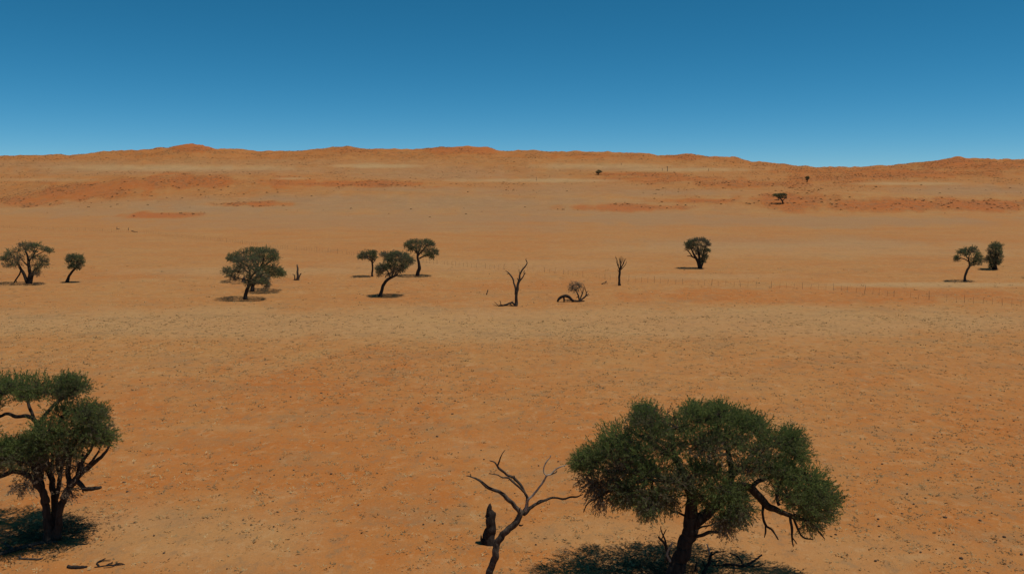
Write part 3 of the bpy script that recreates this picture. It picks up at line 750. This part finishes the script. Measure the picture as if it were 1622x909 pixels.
# ------------------------------------------------------------------ dead trees, stumps and fallen wood
def dead(name, label, cat, base, stems, s, ox, oy, mat=M_DEAD, group=None, sides=9, sub={}, ground_first=True, lump=.18):
    t = Plant(name, label, cat, Z(*base, s, ox, oy), group, sink=0.04)
    made = []
    for i, st in enumerate(stems):
        nm = 'trunk' if i == 0 else ('twig' if i in sub else 'branch')
        m = mat; lb = None
        if isinstance(st, tuple): st, m, lb = st
        made.append(t.stem(nm, conv_stem(st, s, ox, oy), m, sides=sides if i == 0 else max(5, sides - 3), lump=lump, wob=0.5, label=lb, root=(i == 0 and ground_first), parent=made[sub[i]] if i in sub else None))
    return t
A3 = (4.15, 700, 690)
dead('dead_tree', 'bare dead tree with a curved trunk and forked grey branches in the foreground', 'dead tree', (322,1000),
  [[(322,1000,32),(320,950,26),(321,905,24),(330,850,23),(345,790,24),(352,755,24),(362,715,23),(385,665,23),(425,622,22),(470,590,22),(498,560,21),(512,525,20),(518,495,19)],
   [(518,500,16),(490,468,15),(450,432,15),(415,395,14),(385,372,13),(340,352,12),(300,335,11),(268,308,10),(240,288,8),(205,272,6),(162,260,3)],
   [(525,515,13,.2),(545,485,13,.3),(560,450,11,.3),(563,410,10,.3),(548,375,9,.3),(525,335,9,.3),(497,300,9,.3),(470,275,9,.2),(430,255,9,.1),(398,232,8,0),(375,210,8,-.1),(360,190,6,-.1),(345,172,5,-.1),(312,163,3,-.1)],
   [(366,200,5,-.1),(375,175,5,-.1),(385,145,4,-.2),(398,115,3,-.2),(416,92,2,-.2)],
   [(545,372,7,.3),(505,335,7,.1),(465,302,7,0),(430,275,6,-.1),(395,272,5,-.2),(360,255,4,-.2),(308,248,2,-.2)],
   [(475,285,5,.2),(478,268,4,.2),(474,258,2,.2)],
   ([(545,490,9,-.3),(556,450,9,-.3),(570,415,8,-.4),(600,385,8,-.4),(632,345,7,-.5),(660,312,7,-.5),(690,262,6,-.6),(715,252,5,-.6),(740,228,5,-.6),(775,205,4,-.6),(820,192,2,-.6)], M_PALE, 'bleached pale branch'),
   ([(688,262,5,-.6),(670,240,4,-.6),(670,205,4,-.6),(688,170,4,-.6),(712,140,3,-.6),(714,126,2,-.6)], M_PALE, 'bleached pale twig'),
   [(720,255,4,-.6),(750,238,4,-.6),(755,228,2,-.6)],
   [(540,520,15,.1),(570,485,13,.1),(605,458,11,.1),(640,438,10,.2),(680,425,9,.2),(718,408,8,.2),(755,408,7,.3),(800,415,7,.3),(850,403,6,.3),(890,400,5,.3),(925,383,3,.3)],
   [(610,455,5,.1),(640,425,4,.1),(665,420,2,.1)], [(505,585,6,-.2),(520,590,5,-.3),(535,583,3,-.3)], [(510,495,5,-.2),(512,478,4,-.2),(518,470,2,-.2)], [(190,266,3),(186,252,2),(188,246,1)]],
  *A3, sides=14, sub={3: 2, 4: 2, 5: 2, 7: 6, 8: 6, 10: 9, 13: 1})
def stump():
    t = Plant('tree_stump', 'tall blackened broken stump beside the bare foreground tree', 'stump', Z(300,708,*A3), sink=0.05)
    S = lambda name, pts, mat=M_CHAR, **k: t.stem(name, conv_stem(pts, *A3), mat, **k)
    S('trunk', [(302,708,44),(305,680,38),(312,630,34),(316,580,30),(318,530,27),(318,495,22)], sides=14, lump=0.3, root=True)
    S('splinter', [(308,540,18),(309,500,17),(313,470,15),(316,455,9),(319,443,3)], sides=8, lump=.3)
    S('splinter', [(335,570,15),(342,535,11),(348,510,6),(350,500,2)], sides=7, lump=.3)
    S('splinter', [(268,712,12),(262,690,10),(258,665,6),(257,650,2)], sides=6, lump=.3)
stump()
dead('dead_tree', 'bare dead tree with two crooked limbs and a fallen log at its foot, mid distance', 'dead tree', (360,592),
  [[(360,592,19),(360,540,15),(360,490,14),(362,450,14),(372,410,13),(383,360,12),(395,320,10),(396,280,8),(412,245,8),(438,212,7),(455,190,6),(468,165,5),(462,148,5),(455,135,4),(458,118,2)],
   [(354,480,12),(352,430,11),(342,390,10),(332,345,9),(318,310,9),(300,280,7),(278,258,6),(255,240,3)], [(285,265,4),(278,275,3),(266,272,2)], [(385,355,9),(412,325,8),(432,298,7),(440,275,6),(436,258,5),(442,238,2)], [(396,275,4),(388,250,3),(387,228,2)], [(383,345,5),(375,325,4),(370,312,3)], [(352,425,5),(346,400,4),(345,370,2)], [(440,278,3),(450,268,3),(452,262,2)]],
  6.238, 760, 390, sides=8, sub={2: 1, 7: 3})
dead('dead_tree', 'slender dead tree with upright bare twigs right of the centre', 'dead tree', (1377,388),
  [[(1377,388,14),(1378,340,11),(1381,290,11),(1384,250,11),(1390,215,8),(1393,180,6),(1392,140,4),(1396,98,2)],
   [(1384,250,6),(1375,215,5),(1365,175,4),(1358,140,3),(1340,98,2)], [(1388,230,6),(1405,200,5),(1418,170,4),(1432,145,3),(1446,122,2)], [(1392,210,5),(1412,190,4),(1425,160,3),(1428,120,1.5)],
   [(1393,180,4),(1404,150,3),(1410,110,1.5)], [(1391,170,4),(1380,140,3),(1378,110,1.5)], [(1386,240,5),(1410,215,4),(1440,180,3),(1450,150,1.5)], [(1380,235,4),(1368,205,3),(1352,160,3),(1350,135,1.5)], [(1383,262,4),(1370,245,3),(1362,225,2)], [(1370,195,3),(1380,165,2),(1384,125,1.5)], [(1418,170,3),(1416,140,2),(1420,115,1)], [(1352,130,2),(1345,120,2),(1336,112,1)]],
  6.238, 760, 390, sides=8, mat=M_CHAR, sub={9: 1, 10: 2, 11: 1})
dead('dead_snag', 'tall pointed broken snag right of the left tree cluster', 'snag', (922,545),
  [[(922,545,16),(921,500,12),(918,450,10),(915,410,8),(912,380,3)], [(930,525,7),(938,500,7),(950,480,6),(956,474,3)], [(905,542,8),(888,540,9),(880,535,5)], [(890,540,7),(888,510,6),(884,490,5),(866,482,3)]],
  6.495, 330, 360, sides=8)
dead('leaning_stick', 'short dark stick standing in the sand left of the two-limbed dead tree', 'stick', (66,480), [[(66,480,6),(71,460,5),(77,440,5),(80,426,2)]], 6.238, 760, 390, sides=6)
dead('broken_branches', 'small heap of broken sticks left of the slender dead tree', 'sticks', (1210,376), [[(1205,376,5),(1215,366,4),(1240,355,3),(1250,342,2)], [(1235,374,3),(1245,355,3),(1250,340,2)], [(1200,374,4),(1215,374,3),(1225,372,2)], [(1250,345,2),(1255,360,2),(1258,374,2)]], 6.238, 760, 390, sides=5, ground_first=False)

def lying(name, label, cat, stems, s, ox, oy, mat=M_DEAD, sides=7, lift=0.05):
    """wood lying on the ground: every point sits on the sand under its pixel; 4th value = height over the sand"""
    first = ground(*Z(stems[0][0][0], stems[0][0][1], s, ox, oy))
    root = empty(name, first); tag(root, label, cat)
    for i, st in enumerate(stems):
        P, R = [], []
        for p in st:
            g = ground(*Z(p[0], p[1], s, ox, oy)); r = p[2] / s * g[1] / FPX
            h = p[3] if len(p) > 3 else 0.0
            P.append(g + np.array([0, 0, r * 0.7 + h]) - first); R.append(r)
        A, B = smooth_line(P, R, max(0.08, 2 * first[1] / FPX))
        A = A + RNG.normal(0, 1, A.shape) * (B * 0.12)[:, None]
        mb = MB(); tube(mb, A, B, sides if i == 0 else max(4, sides - 2), 0.2)
        mb.build('log' if i == 0 else 'branch', mat, root, smooth=True)
    return root
A7 = (6.238, 760, 390)
lying('fallen_log', 'dark fallen log with stubs lying at the foot of the two-limbed dead tree', 'log',
  [[(345,585,9),(320,580,11,.25),(290,582,10,.15),(250,588,9),(210,590,8),(195,588,6)], [(300,582,6,.2),(318,592,5),(340,594,4)], [(208,588,5,.1),(205,590,4,.45),(198,592,3,.75)], [(200,588,4),(180,592,3,.1),(165,590,3,.3),(145,588,2,.5)], [(250,590,5),(220,594,4),(180,594,3)], [(175,592,3,.1),(168,592,2,.1),(128,588,2,.2)]], *A7, mat=M_CHAR)
t = Plant('arched_log', 'dark fallen trunk arching over the sand in the middle distance', 'log', Z(835,552,*A7), sink=0.03)
t.stem('trunk', conv_stem([(770,548,9,0),(782,525,12),(800,506,14),(825,496,15),(850,494,16),(875,500,16),(895,515,15),(912,530,13),(930,542,9)], *A7), M_CHAR, sides=9, lump=.25)
t.stem('prop', conv_stem([(832,505,9),(834,525,8),(832,553,7)], *A7), M_CHAR, sides=7, lump=.2)
t.stem('branch', conv_stem([(905,540,10,.2),(940,545,9,.2),(985,542,8,.2),(1035,540,5,.2)], *A7), M_CHAR, sides=7, lump=.2)
t = Plant('dry_shrub', 'grey dry shrub with feathery twigs growing beside the arched log', 'shrub', Z(985,538,*A7), sink=0.03)
for st in ([(985,538,11),(978,510,8),(970,480,7),(955,450,5),(940,420,3)], [(990,535,9),(998,505,7),(1010,475,6),(1020,440,5),(1022,405,3)], [(995,535,9),(1020,515,7),(1045,490,6),(1052,455,5),(1035,420,3),(1030,392,2)], [(1000,530,7),(1035,505,6),(1060,480,5),(1075,470,3)],
           [(1048,475,4),(1058,455,3),(1072,440,2)], [(980,500,5),(965,500,4),(950,510,2)], [(1012,470,4),(1000,440,3),(990,415,2)], [(1050,490,3),(1070,488,3),(1082,480,2)], [(1045,440,3),(1040,410,2),(1035,390,1)]):
    t.stem('stem', conv_stem(st, *A7), M_DEAD, sides=6, lump=.1, root=(st[0][0] == 985))
t.crown(conv([(915,400,24,18,.3),(935,385,30,18),(965,385,28,16),(930,420,36,22,.2),(965,415,30,22,.2),(945,440,28,20,.4),(985,400,18,16,.5),(905,425,16,14,.5)], *A7), depth=0.8, copies=2, sprigs=16, k=5, L=0.3, W=0.035, slen=0.4, twigs=7, leafmat=M_DRYLEAF, branchmat=M_DEAD, green=0.5)

A2 = (2.68, 0, 570)
lying('fallen_branch', 'long grey fallen branch lying under the left foreground tree', 'branch', [[(-40,836,9),(20,822,11),(80,805,10),(130,790,8),(190,778,6),(245,772,4)], [(60,810,6),(30,800,5,.15),(5,790,3,.2)], [(120,792,5),(150,800,4),(180,800,2)]], *A2, mat=M_DEAD, sides=9)
lying('fallen_stick', 'thin fallen stick on the sand below the left foreground tree', 'stick', [[(82,835,5),(95,845,5),(130,847,5),(165,848,5),(182,842,3)], [(95,845,3),(84,848,2),(78,846,2)]], *A2, sides=6)
lying('short_log', 'short thick dark log at the bottom left of the view', 'log', [[(288,880,7),(310,884,8),(340,884,7),(368,880,5)], [(352,882,3),(372,876,2)]], *A2, mat=M_CHAR, sides=9)
lying('fallen_branch', 'twiggy fallen branch right of the short dark log at bottom left', 'branch', [[(402,880,3),(425,878,3),(450,874,3),(490,872,3),(530,868,2)], [(425,878,3),(412,866,4,.02),(432,856,3,.04),(470,854,2,.06)], [(450,874,4),(470,868,3,.04),(480,862,2,.06)], [(412,864,4,.02),(425,856,3,.03),(448,848,2,.06)], [(480,872,3),(505,866,3,.03),(525,868,2,.03)], [(490,872,3),(470,880,2),(440,882,2)]], *A2, mat=M_CHAR, sides=6)
A1 = (2.942, 880, 600)
lying('fallen_branch', 'dead branches lying in the shade right of the big tree', 'branch', [[(780,868,6),(830,878,7,.1),(880,885,7,.1),(920,872,6,.2),(960,850,4,.3)], [(830,878,4,.1),(835,905,3,.1)], [(880,885,5,.1),(850,862,4,.3),(810,850,3,.4)], [(900,880,4,.1),(940,885,3,.1),(980,876,2,.2)], [(790,868,4),(760,872,4),(730,868,3)]], *A1, mat=M_CHAR, sides=6)
dead('dead_sapling', 'bare dead sapling with a bleached tip in the shade of the big tree', 'dead tree', (690,905),
  [[(685,905,9),(700,880,8),(718,855,8),(722,825,7),(728,805,4)], ([(722,825,4),(714,795,4),(705,768,3)], M_PALE, 'bleached branch tip'), [(722,825,4),(750,808,4),(790,800,2)], [(700,880,4),(690,860,3),(682,845,2)], [(718,845,4),(745,850,3),(770,842,2)]], *A1, mat=M_CHAR, sides=7)
dead('tree_stump', 'small pointed dark stub in the shade right of the big trunk', 'stump', (652,893), [[(652,893,7),(653,878,6),(656,862,4),(658,852,2)]], *A1, mat=M_CHAR, sides=7)

# --- thin poles far up the slope
def pole(base, top, r, label):
    t = Plant('pole', label, 'pole', base, 'poles on the far slope', sink=0.2)
    t.stem('shaft', [(base[0], base[1], r), ((base[0] + top[0]) / 2 + .1, (base[1] + top[1]) / 2, r * .9), (top[0], top[1], r * .75)], M_POST, sides=6, lump=.05, wob=.1, root=True)
    a = t.P(top[0] - 1.1 * (r / .5), top[1] + 1.0); b = t.P(top[0] + 1.1 * (r / .5), top[1] + 1.0)
    mb = MB(); tube(mb, [a, (a + b) / 2, b], [0.12 * r / .5 * t.mpp * 4] * 3, 4); mb.build('crossbar', M_POST, t.root)
pole((1057.3,271.8), (1057.0,263.6), .5, 'tallest thin pole on the pale slope at centre right')
pole((1049.2,270.8), (1049.0,266.6), .28, 'short faint pole just left of the tallest pole')
pole((1122.5,271.5), (1122.3,267.2), .28, 'faint pole at the right end of the pale slope')
pole((984.2,262.2), (984.0,258.2), .28, 'faint pole high on the slope above the small round tree')
pole((849.6,286.6), (849.4,280.4), .3, 'faint pole standing on the pale strip left of the small round tree')

# ------------------------------------------------------------------ the fence across the plain
def fence():
    line = [(-90,356),(0,361),(110,365),(185,368),(235,370),(355,383),(450,394),(530,401),(560,405),(680,417),(741,423),(872,432),(938,441),(1043,449),(1184,455),(1281,458),(1330,461),(1389,467),(1432,472),(1510,478),(1550,481),(1612,485),(1680,490)]
    G = np.array([ground(*p) for p in line])
    # in plan: a gently bending line, evenly measured
    seg = np.linalg.norm(np.diff(G[:, :2], axis=0), axis=1); cum = np.concatenate([[0], np.cumsum(seg)])
    def at(d):
        x, y = np.interp(d, cum, G[:, 0]), np.interp(d, cum, G[:, 1])
        return np.array([x, y, float(zfun(x, y)[0])])
    root = empty('wire_fence', at(0)); o0 = at(0)
    tag(root, 'long low wire fence with many thin wooden posts running across the plain', 'fence')
    def post_mesh(name, h, r, sides):
        mb = MB()
        P = np.array([[0, 0, -0.3], [0.01, 0, h * .3], [-0.01, 0.01, h * .7], [0.0, 0, h]])
        tube(mb, P, [r, r * .95, r * .85, r * .8], sides, 0.15)
        return mb.mesh(name, M_POST, smooth=True)
    posts = [post_mesh('post', h, r, 6) for h, r in ((1.25, .027), (1.15, .024), (1.35, .031), (1.05, .023))]
    drops = [post_mesh('dropper', h, r, 5) for h, r in ((1.0, .015), (0.9, .018), (1.05, .013))]
    d = 0.0; k = 0
    total = cum[-1]
    step = total / 330.0
    while d < total:
        p = at(d)
        main = (k % 4 == 0)
        if main or random.random() < 0.86:
            me = random.choice(posts if main else drops)
            o = bpy.data.objects.new('post' if main else 'dropper', me); COL.objects.link(o); o.parent = root
            o.location = tuple(p - o0 + np.array([random.uniform(-.05, .05), random.uniform(-.05, .05), 0]))
            o.rotation_euler = (random.gauss(0, .05), random.gauss(0, .07), random.uniform(0, 6.28))
        d += step * random.uniform(.85, 1.15); k += 1
    for h in (0.25, 0.55, 0.85, 1.1):
        ds = np.linspace(0, total, 200)
        P = np.array([at(x) for x in ds]) - o0 + np.array([0, 0, h])
        P[:, 2] += 0.02 * np.sin(ds * 2.1 + h * 9)
        mb = MB(); tube(mb, P, np.full(len(P), 0.0025), 3); mb.build('wire', M_WIRE, root)
fence()
lying('broken_branches', 'dark brushwood lying against the far left stretch of the fence', 'sticks', [[(200,1,4),(220,3,4,.15),(240,2,3,.2)], [(395,26,5,.1),(410,30,5,.15),(440,33,4),(470,32,3)], [(352,12,5),(353,11,4,.9)], [(205,2,5),(206,1,4,.9)]], 8.11, 160, 363.5, mat=M_DEAD, sides=5)

# ------------------------------------------------------------------ grass tufts, stones, scrub
def tuft_mesh(i, blades, L, W, flat):
    mb = MB(); r = np.random.default_rng(100 + i)
    a = r.random(blades) * 6.283; rad = np.sqrt(r.random(blades)) * 0.38
    o = np.stack([np.cos(a) * rad, np.sin(a) * rad, np.full(blades, -0.03)], -1)
    d = unit(np.stack([np.cos(a) * .8 + r.normal(0, .3, blades), np.sin(a) * .8 + r.normal(0, .3, blades), flat + .5 * r.random(blades)], -1))
    s = unit(np.cross(d, np.array([0, 0, 1.0]) + r.normal(0, .45, (blades, 3)))) * W
    l = (L * (.5 + .7 * r.random(blades)))[:, None]
    V = np.stack([o - s, o + s, o + d * l], 1).reshape(-1, 3)
    mb.add(V, None, np.arange(blades * 3).reshape(-1, 3), np.repeat(np.clip(r.normal(.5, .22, blades), 0, 1), 3))
    return mb
def stone_mb(i, n=1):
    r = np.random.default_rng(300 + i)
    ph = (1 + 5 ** .5) / 2
    v = np.array([(-1,ph,0),(1,ph,0),(-1,-ph,0),(1,-ph,0),(0,-1,ph),(0,1,ph),(0,-1,-ph),(0,1,-ph),(ph,0,-1),(ph,0,1),(-ph,0,-1),(-ph,0,1)], float)
    v = unit(v) * (0.75 + .45 * r.random((12, 1))) * np.array([.5, .42, .36]); v[:, 2] += 0.18
    f = [(0,11,5),(0,5,1),(0,1,7),(0,7,10),(0,10,11),(1,5,9),(5,11,4),(11,10,2),(10,7,6),(7,1,8),(3,9,4),(3,4,2),(3,2,6),(3,6,8),(3,8,9),(4,9,5),(2,4,11),(6,2,10),(8,6,7),(9,8,1)]
    return v, np.array(f)

TUFTS = [tuft_mesh(i, 26, 0.42, 0.035, 0.25 + .1 * (i % 3)) for i in range(6)]
TM = [b.mesh('grass_tuft', M_STRAW, tint=True) for b in TUFTS]
STONES = [stone_mb(i) for i in range(6)]
SM = []
for v, f in STONES:
    b = MB(); b.add(v, None, f); SM.append(b.mesh('stone', M_STONE, smooth=True))

def scatter_px(n, x0, x1, y0, y1):
    """ground spots spread evenly over the plan, in the part of the plain in view"""
    Y0 = ground(CX, y1)[1]; Y1 = ground(CX, y0)[1]
    out = []
    Y = np.sqrt(RNG.random(n) * (Y1 ** 2 - Y0 ** 2) + Y0 ** 2)
    X = (RNG.random(n) * 2 - 1) * 0.72 * Y
    return X, Y
A_ST = [(1300,700,4.348,[(275,283),(595,290),(595,357),(720,387),(640,428),(532,455),(395,532),(400,580),(857,520),(1098,541),(403,652),(795,737),(1150,900),(1383,775),(905,152),(400,80),(1330,107),(688,760),(378,820),(967,803),(560,493),(423,152),(1265,655),(1205,690),(1310,315),(1063,350),(740,262),(182,247),(104,637)]),
        (1200,430,3.367,[(1055,553),(1243,660),(1130,693),(1055,752),(1365,797),(1405,817),(940,890),(750,825),(1187,715),(335,618),(450,490),(537,433),(405,592),(1187,677),(98,735),(605,690),(820,870)]),
        (500,560,4.547,[(650,355),(740,358),(845,358),(1005,342),(985,435),(290,165),(610,260),(790,287),(43,285),(875,598),(780,300),(905,260),(1045,157),(1237,113),(1215,352)]),
        (180,500,3.03,[(750,745),(770,765),(865,741),(800,688),(165,333),(210,545),(1045,760),(50,800),(65,845),(850,390),(870,284),(1165,293),(398,253),(997,372),(656,780)])]
stone_spots = []
for ox, oy, s, l_ in A_ST:
    for p in l_:
        g = ground(*Z(*p, s, ox, oy)); stone_spots.append((g[0], g[1], random.uniform(.08, .18)))
X, Y = scatter_px(60, 0, 0, 560, 905)
stone_spots += [(x, y, random.uniform(.07, .15)) for x, y in zip(X, Y)]
for i, (x, y, sz) in enumerate(stone_spots):
    o = bpy.data.objects.new('stone', SM[i % 6]); COL.objects.link(o)
    o.location = (x, y, float(zfun(x, y)[0]) - 0.02 * sz); o.scale = (sz * 1.25, sz * 1.1, sz); o.rotation_euler = (0, 0, random.random() * 6.28)
    sx, sy = (float(v) for v in project(x, y, float(zfun(x, y)[0])))
    wh = 'right of the big spreading tree' if sx > 1340 and sy > 620 else ('beyond the big spreading tree' if sx > 830 else ('between the left tree and the bare tree' if sy > 640 else 'on the open plain left of centre'))
    tag(o, 'small dark stone lying on the sand ' + wh, 'stone', 'dark stones ' + wh)

tuft_spots = [Z(x, y, 3.03, 180, 500) for x, y in [(300,465),(470,658),(690,640),(1050,800),(930,678),(140,805),(260,825),(540,885),(700,875),(225,663),(1225,760),(395,725),(530,428),(70,335),(1180,470),(705,475),(505,498),(265,527),(1100,785),(340,830)]]
tuft_spots += [Z(x, y, 4.547, 500, 560) for x, y in [(335,435),(1180,545),(935,565),(505,665),(120,865),(385,860),(320,835),(1190,640),(890,800),(1290,675),(205,500),(115,795)]]
tuft_spots += [Z(x, y, 4.348, 1300, 700) for x, y in [(385,185),(630,525),(500,605),(550,670),(665,718),(345,500),(895,585),(850,685),(490,840),(1100,680),(520,420),(625,750)]]
tl = [(*ground(*p)[:2], random.uniform(.35, .62)) for p in tuft_spots]
X, Y = scatter_px(170, 0, 0, 570, 905)
tl += [(x, y, random.uniform(.3, .5)) for x, y in zip(X, Y)]
for i, (x, y, sz) in enumerate(tl):
    o = bpy.data.objects.new('grass_tuft', TM[i % 6]); COL.objects.link(o)
    o.location = (x, y, float(zfun(x, y)[0])); o.scale = (sz, sz, sz * .8); o.rotation_euler = (0, 0, random.random() * 6.28)
    sx, sy = (float(v) for v in project(x, y, float(zfun(x, y)[0])))
    wh = 'right of the big spreading tree' if sx > 1340 and sy > 620 else ('beyond the big spreading tree' if sx > 830 else ('between the left tree and the bare tree' if sy > 640 else 'on the open plain left of centre'))
    tag(o, 'low straw-coloured grass clump ' + wh, 'grass tuft', 'dry grass clumps ' + wh)

def scatter_tufts():
    mb = MB()
    X1, Y1 = scatter_px(34000, 0, 0, 500, 908)
    X2, Y2 = scatter_px(42000, 0, 0, 420, 908)
    X = np.concatenate([X1, X2]); Y = np.concatenate([Y1, Y2])
    dens = fbm(X / 11.0, Y / 11.0, 88, 3)
    keep = (dens + RNG.random(len(X)) * 0.55 > 0.66) & (RNG.random(len(X)) < 1 - 0.92 * sstep(60, 150, Y))
    X, Y = X[keep], Y[keep]
    Zz = zfun(X, Y); n = len(X); nb = 7
    sz = (0.05 + 0.21 * RNG.random(n) ** 2.4) * (1 + 0.6 * sstep(60, 160, Y))
    base = np.repeat(np.stack([X, Y, Zz], -1), nb, 0); s_ = np.repeat(sz, nb)[:, None]
    m = n * nb
    a = RNG.random(m) * 6.283; rad = np.sqrt(RNG.random(m)) * .8
    o = base + np.stack([np.cos(a) * rad, np.sin(a) * rad, np.full(m, -.08)], -1) * s_
    d = unit(np.stack([np.cos(a) * .8 + RNG.normal(0, .3, m), np.sin(a) * .8 + RNG.normal(0, .3, m), .15 + .45 * RNG.random(m)], -1))
    s = unit(np.cross(d, np.array([0, 0, 1.0]) + RNG.normal(0, .45, (m, 3)))) * .26 * s_
    V = np.stack([o - s, o + s, o + d * s_ * (.5 + .45 * RNG.random((m, 1)))], 1).reshape(-1, 3)
    tint = np.clip(np.repeat(RNG.random(n) ** 1.2, nb) + RNG.normal(0, .1, m), 0, 1)
    mb.add(V, None, np.arange(m * 3).reshape(-1, 3), np.repeat(tint, 3))
    ob = mb.build('dry_grass', M_STRAW, None, tint=True)
    tag(ob, 'sparse dry grass stubble scattered over the sand plain', 'grass', kind='stuff')
scatter_tufts()

def scatter_gravel():
    mb = MB()
    X, Y = scatter_px(6000, 0, 0, 430, 905)
    kp = RNG.random(len(X)) < 1 - 0.85 * sstep(55, 140, Y)
    X, Y = X[kp], Y[kp]
    kp = fbm(X / 7.0, Y / 7.0, 55, 3) + 0.35 * RNG.random(len(X)) > 0.68
    X, Y = X[kp], Y[kp]
    for x, y, z in zip(X, Y, zfun(X, Y)):
        v, f = STONES[random.randrange(6)]
        sz = (.03 + .10 * random.random() ** 2.5) * (1 + .5 * min(1, y / 150))
        a = random.random() * 6.28; c, s = math.cos(a), math.sin(a)
        w = v * sz
        mb.add(np.stack([w[:, 0] * c - w[:, 1] * s + x, w[:, 0] * s + w[:, 1] * c + y, w[:, 2] + z], -1), None, f)
    ob = mb.build('gravel', M_STONE, None, smooth=True)
    tag(ob, 'fine dark gravel sprinkled over the sand plain', 'gravel', kind='stuff')
scatter_gravel()

def shade_leaf_litter(cx, cy, rad, n, label):  # leaf flecks added to darken and warm the shade under a near tree
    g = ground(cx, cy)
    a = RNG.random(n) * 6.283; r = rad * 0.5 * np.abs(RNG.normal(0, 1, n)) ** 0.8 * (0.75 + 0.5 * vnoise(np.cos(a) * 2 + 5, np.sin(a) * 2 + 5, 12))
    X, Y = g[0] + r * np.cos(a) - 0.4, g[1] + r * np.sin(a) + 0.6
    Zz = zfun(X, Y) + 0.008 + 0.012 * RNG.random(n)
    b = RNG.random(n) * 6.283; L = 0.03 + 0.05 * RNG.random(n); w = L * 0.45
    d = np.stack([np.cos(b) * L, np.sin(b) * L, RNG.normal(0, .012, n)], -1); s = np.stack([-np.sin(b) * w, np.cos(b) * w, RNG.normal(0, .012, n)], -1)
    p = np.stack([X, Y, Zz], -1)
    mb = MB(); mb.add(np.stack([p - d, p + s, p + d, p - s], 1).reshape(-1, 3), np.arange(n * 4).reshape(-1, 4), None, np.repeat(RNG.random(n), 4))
    tag(mb.build('shade_leaf_litter', M_SHADE_LITTER, tint=True), label, 'litter', kind='stuff')
M_SHADE_LITTER = leaf_material('shade_leaf_fleck', [(0.0, (0.090, 0.052, 0.028)), (0.6, (0.16, 0.095, 0.050)), (1.0, (0.25, 0.16, 0.085))], 0.1)  # brown of the added flecks, deepens the tree shade by colour
shade_leaf_litter(1069, 926, 4.2, 6500, 'added brown leaf flecks darkening the shade under the big right tree')
shade_leaf_litter(80, 855, 3.0, 4000, 'added brown leaf flecks darkening the shade under the left tree')

def litter(cx, cy, rad, n, label):
    mb = MB()
    g = ground(cx, cy)
    for _ in range(n):
        a = random.random() * 6.283; r = rad * math.sqrt(random.random())
        x, y = g[0] + r * math.cos(a), g[1] + r * math.sin(a) + 0.8
        z = float(zfun(x, y)[0]); b = random.random() * 6.283; L = random.uniform(.08, .32); w = random.uniform(.005, .012)
        p = np.array([x, y, z + w * .6]); d = np.array([math.cos(b), math.sin(b), random.uniform(0, .12)]) * L
        tube(mb, np.array([p, p + d * .5 + RNG.normal(0, .03, 3) * np.array([1, 1, .2]), p + d]), [w, w * .8, w * .4], 3)
    tag(mb.build('twig_litter', M_DEAD), label, 'litter', kind='stuff')
litter(1060, 918, 4.6, 220, 'dry twigs littering the sand under the big right tree')
litter(62, 852, 3.0, 150, 'dry twigs littering the sand under the left tree')

def scrub():
    def bush(i, nq=34):
        b = MB(); r = np.random.default_rng(500 + i)
        q = unit(r.normal(0, 1, (nq, 3))); q[:, 2] = np.abs(q[:, 2])
        o = q * np.array([.75, .75, .5]) * (.35 + .5 * r.random((nq, 1)))
        d = unit(q + r.normal(0, .5, (nq, 3)) + np.array([0, 0, .35])); s = unit(np.cross(d, r.normal(0, 1, (nq, 3)))) * .13
        l = .38 * (.6 + .6 * r.random((nq, 1)))
        V = np.stack([o, o + d * l * .5 + s, o + d * l, o + d * l * .5 - s], 1).reshape(-1, 3)
        b.add(V, np.arange(nq * 4).reshape(-1, 4), None, np.repeat(np.clip(r.normal(.55, .25, nq), 0, 1), 4))
        return b
    bushes = [bush(i) for i in range(6)]
    small = [bush(20 + i, 12) for i in range(6)]
    meshes = [b.mesh('shrub', M_SCRUB, tint=True) for b in bushes]
    n = 190000
    Y = np.sqrt(RNG.random(n) * (1720.0 ** 2 - 440.0 ** 2) + 440.0 ** 2)
    X = (RNG.random(n) * 2 - 1) * 0.74 * Y
    Zz = zfun(X, Y)
    msk = patch_masks(X, Y, Zz)
    prob = msk['scrub'] + 0.002
    keep = RNG.random(n) < prob * 0.65
    X, Y, Zz = X[keep], Y[keep], Zz[keep]
    sz = (0.3 + 1.1 * RNG.random(len(X)) ** 3) * (0.6 + Y / 1500.0)
    px, py = project(X, Y, Zz)
    inview = (px > 5) & (px < 1617)
    app = np.where(inview, sz / Y, 0)
    order = np.argsort(-app)
    for j in order[:260]:
        o = bpy.data.objects.new('shrub', meshes[int(j) % 6]); COL.objects.link(o)
        o.location = (X[j], Y[j], Zz[j] - 0.08 * sz[j]); o.scale = (sz[j], sz[j], sz[j] * .9); o.rotation_euler = (0, 0, random.random() * 6.28)
        wh = 'on the left dune slopes' if px[j] < 560 else ('on the slopes below the middle of the skyline' if px[j] < 1130 else 'on the right dune slopes')
        wh = ('low ' if py[j] > 296 else 'high ') + wh
        tag(o, 'small dark shrub ' + wh, 'shrub', 'shrubs ' + wh)
    mb = MB()
    for j in order[260:]:
        b = small[int(j) % 6]; v = b.v[0] * sz[j]
        a = random.random() * 6.28; c, s = math.cos(a), math.sin(a)
        mb.add(np.stack([v[:, 0] * c - v[:, 1] * s + X[j], v[:, 0] * s + v[:, 1] * c + Y[j], v[:, 2] + Zz[j] - .08 * sz[j]], -1), b.q[0], None, b.tint[0])
    ob = mb.build('dune_scrub', M_SCRUB, None, tint=True)
    tag(ob, 'fine low scrub speckling the distant orange dunes', 'scrub', kind='stuff')
    print('SCRUB', len(X))
scrub()
print('TRIS', sum(len(m.loops) - 2 * len(m.polygons) for m in bpy.data.meshes))
